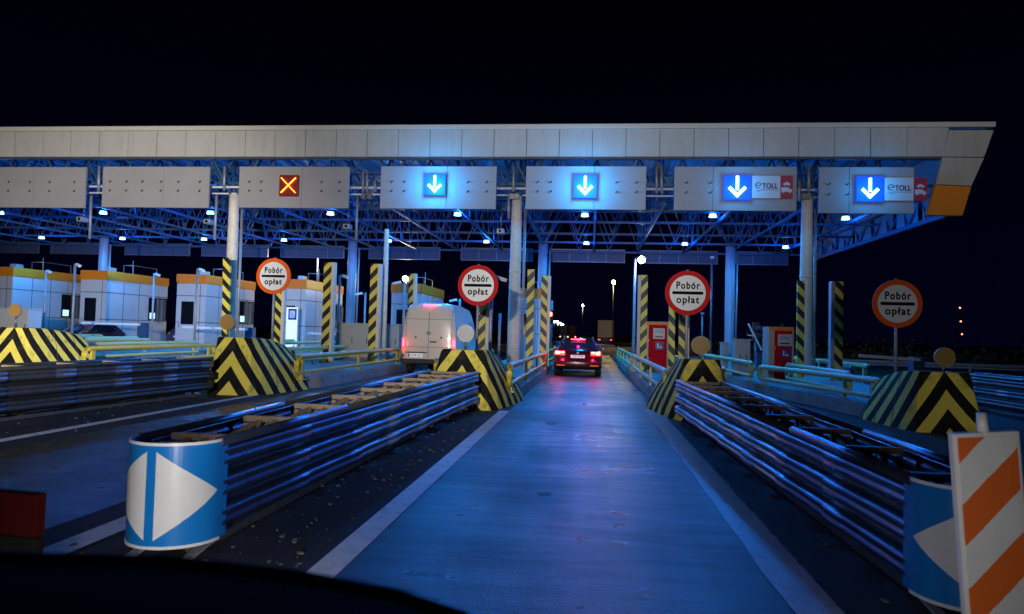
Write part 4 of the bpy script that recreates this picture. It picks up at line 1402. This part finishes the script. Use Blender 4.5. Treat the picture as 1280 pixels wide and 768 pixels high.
mat_redlens = mat('red_lens', (0.3, 0.01, 0.01), 0.2)
cpx = P(721.5, 470, 27.4)
car((cpx.x, 27.4, 0.004), 0, 'dark estate car braking at the barrier with red lights glowing')
car((P(222, 404, 44).x, 44, .004), 0, 'dark car mostly hidden between the second and third booths', lights=False)
oc = car((P(77, 404, 37).x, 41.5, .004), math.pi, 'dark car facing us with one bright headlight between the left booths', lights=False)
b = MB(); b.disc((.62, .68), .12, 4.64, 4.72, 20); b.build('headlight', M['headlamp'], oc)
b = MB(); b.disc((-.62, .68), .10, 4.60, 4.70, 20); b.build('headlight', M['galvlight'], oc)

VANP = mat('van_paint', (0.82, 0.78, 0.72), 0.3, coat=.6, var=.04, rvar=.05, dirt=.12, dirtc=(.35, .32, .28))
vx = P(534, 465, 25.4).x
t = thing('white_van', 'white high roofed van waiting in the lane left of ours, brake lights on', 'van', (vx, 25.4, .004), R(1.0))
prof = [(.1, .36), (.0, .45), (.0, .62), (.03, .9), (.06, 1.9), (.14, 2.4), (.24, 2.56), (.5, 2.62), (2.5, 2.64), (4.3, 2.52), (4.7, 2.3), (5.2, 1.55), (5.75, 1.2), (5.95, .9), (5.95, .4)]
rear = [(.36, .1), (.45, 0), (.62, 0), (.9, .03), (1.9, .06), (2.4, .14), (2.56, .24)]
wt = [(.3, .96), (.7, 1.0), (1.3, 1.0), (1.9, .95), (2.5, .84), (2.64, .76)]
V = Body(prof, wt, rear, .07, 2.9, .06)
V.shell().build('body', VANP, t)
b = MB(); b.box(-.98, .98, -.09, .12, .36, .56, bev=.04); b.box(-.6, .6, -.14, -.08, .40, .46, bev=.02); b.build('rear_bumper', M['black'], t)
b = MB()
V.patch(b, -.008, .008, .60, 2.45, .003, nx=1, nz=10, th=.01)
for s_ in (-.84, .84): V.patch(b, s_ - .006, s_ + .006, .60, 2.35, .003, nx=1, nz=8, th=.01)
V.patch(b, -.84, .84, 2.0, 2.012, .003, nx=8, nz=1, th=.01)
V.patch(b, -.84, .84, .985, .997, .003, nx=8, nz=1, th=.01)
b.build('door_gap', M['joint'], t)
for s_ in (-1, 1):
    a_, c_ = sorted((s_ * .985, s_ * .88))
    b = MB(); V.patch(b, a_, c_, .84, 1.32, .02, nx=3, nz=6, th=.06)
    tl = b.build('tail_light', M['vanbrake'], t)
    a_, c_ = sorted((s_ * .96, s_ * .90))
    b = MB(); V.patch(b, a_, c_, 1.0, 1.28, .028, nx=2, nz=3, th=.02); b.build('light_core', M['stop'], tl)
    b = MB(); a_, c_ = sorted((s_ * .97, s_ * .9)); V.patch(b, a_, c_, .60, .72, .02, nx=2, nz=1, th=.03); b.build('reflector', mat_redlens, t)
    b = MB(); b.disc((s_ * .47, 1.34), .035, V.ry(.47, 1.34) - .03, V.ry(.47, 1.34) + .02, 12); b.build('door_hinge_cap', M['black'], t)
    add_light('brake_glow', 'POINT', (s_ * .98, -.25, 1.1), 3, (1, .08, .06), t, shadow_soft_size=.08)
b = MB(); V.patch(b, .06, .30, 1.16, 1.21, .03, nz=1, th=.04); b.build('door_handle', M['black'], t)
b = MB(); b.disc((0, 1.50), .075, V.ry(0, 1.5) - .018, V.ry(0, 1.5) + .01, 24); b.build('badge', M['galvdull'], t)
b = MB(); V.patch(b, -.80, -.04, .77, .81, .03, nz=1, th=.04); b.build('plate_lamp_strip', M['black'], t)
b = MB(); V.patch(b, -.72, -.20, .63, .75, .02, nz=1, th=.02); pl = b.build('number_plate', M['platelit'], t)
b = MB(); V.patch(b, -.718, -.67, .632, .748, .026, nz=1, nx=1, th=.005); b.build('plate_band', M['lineblue'], pl)
text_part('lettering', 'WGM 4J28', .085, (-.43, V.ry(.4, .69) - .026, .69), M['ink'], pl, width=.40, depth=.001, offset=.001)
b = MB(); b.box(-.24, .24, .17, .24, 2.50, 2.55, bev=.01); b.build('high_brake_light', M['stop'], t)
add_light('brake_glow', 'POINT', (0, .08, 2.62), 2, (1, .05, .12), t, shadow_soft_size=.05)
for s_ in (-1, 1):
    b = MB()
    pg = [(3.75, 1.28), (3.8, 1.98), (4.62, 1.98), (5.05, 1.30)]
    fa = [Vector((s_ * (V.w(z) + .006 - (.13 if y > 4.6 else .0)), y, z)) for y, z in pg]
    fb = [v - Vector((s_ * .04, 0, 0)) for v in fa]
    b.face(fa); b.face(fb)
    for i in range(4): b.face([fa[i], fb[i], fb[(i + 1) % 4], fa[(i + 1) % 4]])
    b.build('side_window', M['glass'], t)
    b = MB(); b.box(s_ * 1.03, s_ * 1.24, 4.7, 4.85, 1.25, 1.65, bev=.04); b.bar((s_ * .9, 4.8, 1.35), (s_ * 1.1, 4.8, 1.4), .05); b.build('mirror', M['black'], t)
    b = MB()
    for y in (2.1, 3.6): b.box(s_ * 1.0 - .001, s_ * 1.0 + .004 * s_, y, y + .012, .5, 1.3)
    b.box(s_ * 1.0 - .01, s_ * 1.018, 1.3, 3.5, .68, .74); b.build('side_trim', M['joint'], t)
b = MB(); b.box(-.35, -.15, 3.2, 3.3, 2.62, 2.85); b.build('roof_beacon', M['signblue'], t)
for x in (-.88, .88):
    for y in (1.15, 4.9): wheel(t, x, y, .35, .22)
# distant lorry with box trailer, leaving
p = P(752.5, 430, 118)
t = thing('box_lorry', 'pale box trailer lorry driving away beyond the plaza', 'lorry', (P(756.5, 430, 118).x, 118, .01), R(-4))
MB().box(-1.28, 1.28, 0, 12, 1.15, 4.05, bev=.03).build('trailer_box', mat('trailer', (0.8, 0.62, 0.45), .5, var=.1), t)
b = MB(); b.box(-.01, .01, -.012, .0, 1.2, 4.0); b.box(-1.28, 1.28, -.012, 0, 1.15, 1.22); b.build('door_gap', M['joint'], t)
b = MB(); b.box(-1.25, 1.25, .05, .2, .55, .75); b.box(-.5, .5, .2, 12, .8, 1.1); b.build('chassis', M['black'], t)
MB().box(-1.22, 1.22, 12.6, 14.6, .6, 3.5, bev=.1).build('cab', M['darkred'], t)
for x in (-1.0, 1.0):
    for y in (1.5, 2.9, 13.2): wheel(t, x, y, .5, .3)
    b = MB(); b.box(x - .2, x + .2, .02, .045, .8, .92); b.build('tail_light', emit('dim_tail', (1, .1, .05), 4), t)
# far small lorry silhouettes beyond the car
for (px, lb) in ((705, 'tiny far lorry left of the high brake light of the dark car'), (714.5, 'second tiny far lorry with dark red body beyond the dark car')):
    pp = P(px, 420, 190)
    t = thing('far_lorry', lb, 'lorry', (pp.x, 190, .01), 0, 'tiny lorries far down the road')
    MB().box(-1.2, 1.2, 0, 10, 1.0, 3.9, bev=.03).build('trailer_box', M['cabgrey'] if px < 710 else M['darkred'], t)
    MB().box(-1.0, 1.0, .1, 10, .5, .95).build('chassis', M['black'], t)
    for x in (-1, 1):
        b = MB(); b.box(x - .15, x + .15, -.05, -.01, .8, 1.0); b.build('tail_light', emit('dim_tail', (1, .25, .08), 8), t)

# ------------------------------------------------------------------ street lamps
def street_lamp(px, py, Y, mm, lb, watts, col, arm=0, zb=0.0, pr=.08, hr=.2, polepx=None):
    p = P(px, py, Y)
    bx = p.x if polepx is None else P(polepx, py, Y).x
    t = thing('street_lamp', lb, 'street lamp', (bx, Y, zb), 0, 'tall street lamps')
    H = p.z - zb
    dx = p.x - bx
    MB().tube([(0, .25, 0), (0, .25, H * .5), (0, .25, H + .1)], pr * 1.2, 10, r2=pr * .7).build('pole', M['galvlight'] if polepx else M['blacksteel'], t)
    b = MB(); b.bar((0, .25, H + .1), (dx, 0, H + .12), .08); b.box(dx - hr, dx + hr, -.12, .35, H + .05, H + .17, bev=.03)
    hd = b.build('lamp_head', M['galvdull'], t)
    b = MB(); bmesh.ops.create_uvsphere(b.bm, u_segments=16, v_segments=10, radius=hr * .8, matrix=Matrix.Translation((dx, -.02, H)))
    for f in b.bm.faces: f.smooth = True
    b.build('lens', mm, hd)
    if watts: add_light('lamp_light', 'POINT', (dx, -.1, H - hr * 1.2), watts, col, t, shadow_soft_size=.2)
street_lamp(802, 325, 38, M['streetwhite'], 'glaring white lamp on the blue lit pole right of the driving lane', 90, (.2, .5, 1.0), polepx=794.5, hr=.24)
street_lamp(396, 318.5, 50, M['streetwhite'], 'glaring white lamp above the fourth booth', 400, (.9, .85, 1.0), hr=.3)
street_lamp(507, 348.5, 48, M['streetyellow'], 'yellowish glaring lamp above the booth behind the van', 500, (1, .85, .5), hr=.24)
street_lamp(767, 353, 95, M['streetyellow'], 'yellow street lamp on a thin pole behind the pale lorry', 1000, (1, .72, .35), hr=.3, pr=.05)
street_lamp(728.5, 382, 150, M['streetwhite'], 'small far white lamp above the dark car', 300, (1, .9, .8), hr=.25)
rl = [(693, 402.5), (696.5, 402), (697.5, 405), (700.5, 404), (702, 407), (704, 406), (706, 409), (708, 408.5), (711, 410.5)]
for i, (px, py) in enumerate(rl):
    Y = 330 + i * 22
    p = P(px, py, Y)
    o = thing('street_lamp', 'tiny lamp number-less in the far row', 'street lamp', (p.x, Y, 0), 0, 'row of tiny lamps far down the road')
    o['label'] = 'tiny white lamp in the far row curving away above the road'
    MB().tube([(0, 0, 0), (0, 0, p.z)], .12, 6).build('pole', M['galvdull'], o)
    b = MB(); bmesh.ops.create_uvsphere(b.bm, u_segments=10, v_segments=6, radius=.42, matrix=Matrix.Translation((0, -.2, p.z))); b.build('lens', emit('far_lamp', (1, .95, .9), 18), o)
# slim dark posts right of the lane
for px, yt, Y, lb in ((890, 322, 36, 'very thin dark mast right of the round sign over the kiosk'), (878, 392, 40, 'short thin dark post left of the thin mast')):
    p = P(px, yt, Y)
    t = thing('thin_mast', lb, 'mast', (p.x, Y, 0))
    MB().tube([(0, 0, 0), (0, 0, p.z)], .05, 8).build('mast_pole', M['galvdull'], t)
    MB().box(-.12, .12, -.12, .12, 0, .06).build('base_plate', M['galvdull'], t)
    b = MB(); b.box(-.09, .09, -.1, .05, p.z - .06, p.z + .05, bev=.01); b.build('cap', M['galvlight'], t)
# distant radio mast with red warning lights
p = P(1200.5, 380, 420)
t = thing('radio_mast', 'far lattice mast at right showing three small red lights', 'mast', (p.x, 420, 0))
b = MB()
for s1, s2 in ((-1, -1), (1, -1), (0, 1)):
    b.tube([(s1, s2, 0), (s1 * .3, s2 * .3, p.z)], .08, 4)
for i in range(12):
    z = p.z * i / 12; k1 = 1 - .7 * i / 12; k2 = 1 - .7 * (i + 1) / 12
    b.bar((-k1, -k1, z), (k2, -k2, p.z * (i + 1) / 12), .06)
    b.bar((k1, -k1, z), (0, k2, p.z * (i + 1) / 12), .06)
b.build('lattice', M['truss'], t)
for px, py in ((1200, 385), (1201, 402), (1202.5, 418)):
    q_ = P(px, py, 419) - Vector((p.x, 420, 0))
    b = MB(); bmesh.ops.create_uvsphere(b.bm, u_segments=10, v_segments=6, radius=.42, matrix=Matrix.Translation((q_.x, q_.y, q_.z))); b.build('red_light', emit('mast_light', (1, .2, .12), 6), t)

# ------------------------------------------------------------------ right hand background: verge, barriers, shrubs
def w_rail(pts, lb, mm='galvdull', h=.72, name='guard_rail', step=2.0):
    a, c = Vector(pts[0]), Vector(pts[1])
    t = thing(name, lb, 'guard rail', a, 0, 'steel guard rails beyond the right lanes')
    d = c - a
    L = d.length
    rz = math.atan2(-d.x, d.y)
    t.rotation_euler = (0, 0, rz)
    b = MB()
    pr = [(-.0, h - .31), (-.06, h - .27), (-.06, h - .21), (-.0, h - .17), (-.0, h - .14), (-.06, h - .10), (-.06, h - .04), (0, h)]
    rings = []
    for yy in (0, L):
        rings.append([Vector((x, yy, z)) for x, z in pr] + [Vector((x + .01, yy, z)) for x, z in pr[::-1]])
    b.loft(rings, smooth=False, caps=True)
    b.build('rail', M[mm], t)
    n = int(L / step)
    for i in range(n + 1):
        bb = MB(); yy = L * i / n
        bb.box(.02, .09, yy - .04, yy + .04, 0, h - .05)
        bb.build('post', M['galvdull'], t)
w_rail([(9.3, 40, 0), (34, 33, 0)], 'long thin guard rail in the dark far beyond the right column', step=3)
w_rail([(11.0, 26, 0), (12.6, 21, 0)], 'short guard rail piece right of the free standing striped post')
w_rail([(9.4, 27.0, 0), (10.5, 33, 0)], 'guard rail piece left of the pole of the lone round sign')
w_rail([(11.6, 17.2, 0), (16.5, 17.6, 0)], 'blue lit guard rail at the right edge of the picture', 'galv')
w_rail([(10.9, 14.2, 0), (13.5, 13.6, 0)], 'lower pale guard rail at the right edge behind the beacon board', 'galv')
b = MB()
for i in range(5200):
    x = random.uniform(9, 75); y = random.uniform(48, 62) + (x - 9) * .15
    z = min(1.3, abs(random.gauss(0, .5))) * .9 * (1.3 + .8 * math.sin(x * .6) + .5 * math.sin(x * 1.9 + 1))
    a = random.uniform(0, 6.28); s_ = random.uniform(.12, .3)
    u = Vector((math.cos(a), math.sin(a), random.uniform(-.5, .5))) * s_
    v = Vector((-math.sin(a) * .3, math.cos(a) * .3, 1)) * s_ * .7
    c = Vector((x, y, z))
    b.face([c - u, c + v, c + u, c - v])
tag(b.build('shrubs', mat('shrub_leaves', (0.03, 0.04, 0.02), .6, var=.4), recalc=False), 'low dark shrubs along the verge behind the right lanes', 'shrubs', kind='stuff')

# ------------------------------------------------------------------ near objects: beacon board, red board, bonnet
pt_, pb_ = P(1224.5, 543, 3.35), P(1252, 800, 3.35)
t = thing('beacon_board', 'orange and white striped beacon board close by at lower right', 'beacon board', (pb_.x + .02, 3.35, 0))
H = pt_.z
t.rotation_euler = (0, R(-4.5), R(4))
zt_ = H / math.cos(R(4.5))
hw = .125
fr = MB()
fr.box(-hw - .018, hw + .018, -.012, .03, .22, zt_ + .012, bev=.008)
fr.build('frame', M['signwhite'], t)
MB().box(-hw, hw, -.0165, -.0125, .24, zt_ - .008).build('striped_face', M['beacon'], t)
MB().tube([(0.0, .01, zt_), (0.0, .01, zt_ + .095)], .024, 14, r2=.02).build('top_peg', M['signwhite'], t)
MB().box(-.2, .2, -.14, .2, 0, .12, bev=.02).build('foot', M['rubber'], t)
MB().box(-.03, .03, -.02, .02, .12, .23).build('stem', M['signwhite'], t)
pa, pb2 = P(-25, 612, 2.6), P(55, 612, 2.6)
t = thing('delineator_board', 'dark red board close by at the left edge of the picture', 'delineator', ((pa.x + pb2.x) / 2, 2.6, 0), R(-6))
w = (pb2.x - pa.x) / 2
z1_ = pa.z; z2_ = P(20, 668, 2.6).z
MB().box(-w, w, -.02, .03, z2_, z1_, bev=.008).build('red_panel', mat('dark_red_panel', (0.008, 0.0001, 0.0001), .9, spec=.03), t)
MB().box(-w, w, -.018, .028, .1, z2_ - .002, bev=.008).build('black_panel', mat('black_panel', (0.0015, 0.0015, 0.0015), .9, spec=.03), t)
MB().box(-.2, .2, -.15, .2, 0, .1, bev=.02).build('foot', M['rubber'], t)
# bonnet of the car we look out of: curved, with a painted blue edge highlight
b = MB()
rows = []
edge = [(-1.75, .78, 1.235), (-1.2, .90, 1.245), (-.85, .96, 1.25), (-.6, .985, 1.252), (-.42, .99, 1.243), (-.26, .985, 1.228), (-.15, .97, 1.205), (0, .95, 1.17), (.3, .9, 1.12)]
for x, y, z in edge:
    rows.append([Vector((x, y + .035, z - .20)), Vector((x, y + .03, z - .05)), Vector((x, y + .018, z - .018)), Vector((x, y, z)), Vector((x, y - .03, z + .004)), Vector((x, y - .25, z + .0)), Vector((x, y - .6, z - .02)), Vector((x, y - .6, z - .3))])
b.loft(rows, caps=True)
bt = thing('car_bonnet', 'blurred black bonnet edge of our own car along the bottom left', 'car bonnet', (-.6, .5, 1.2))
b.build('bonnet_panel', mat('bonnet_paint', (0.001, 0.001, 0.002), .9, var=.1, spec=.03), bt, world=(-.6, .5, 1.2))
b = MB()
b.tube([Vector((x, y + .006, z + .001)) for x, y, z in edge], .010, 8)  # added tube, coloured to stand in for the blue highlight along the edge
b.build('bonnet_rim_highlight', mat('painted_rim_highlight', (0.02, 0.08, 0.2), .4, coat=.5, var=.6, scale=6), bt, world=(-.6, .5, 1.2))
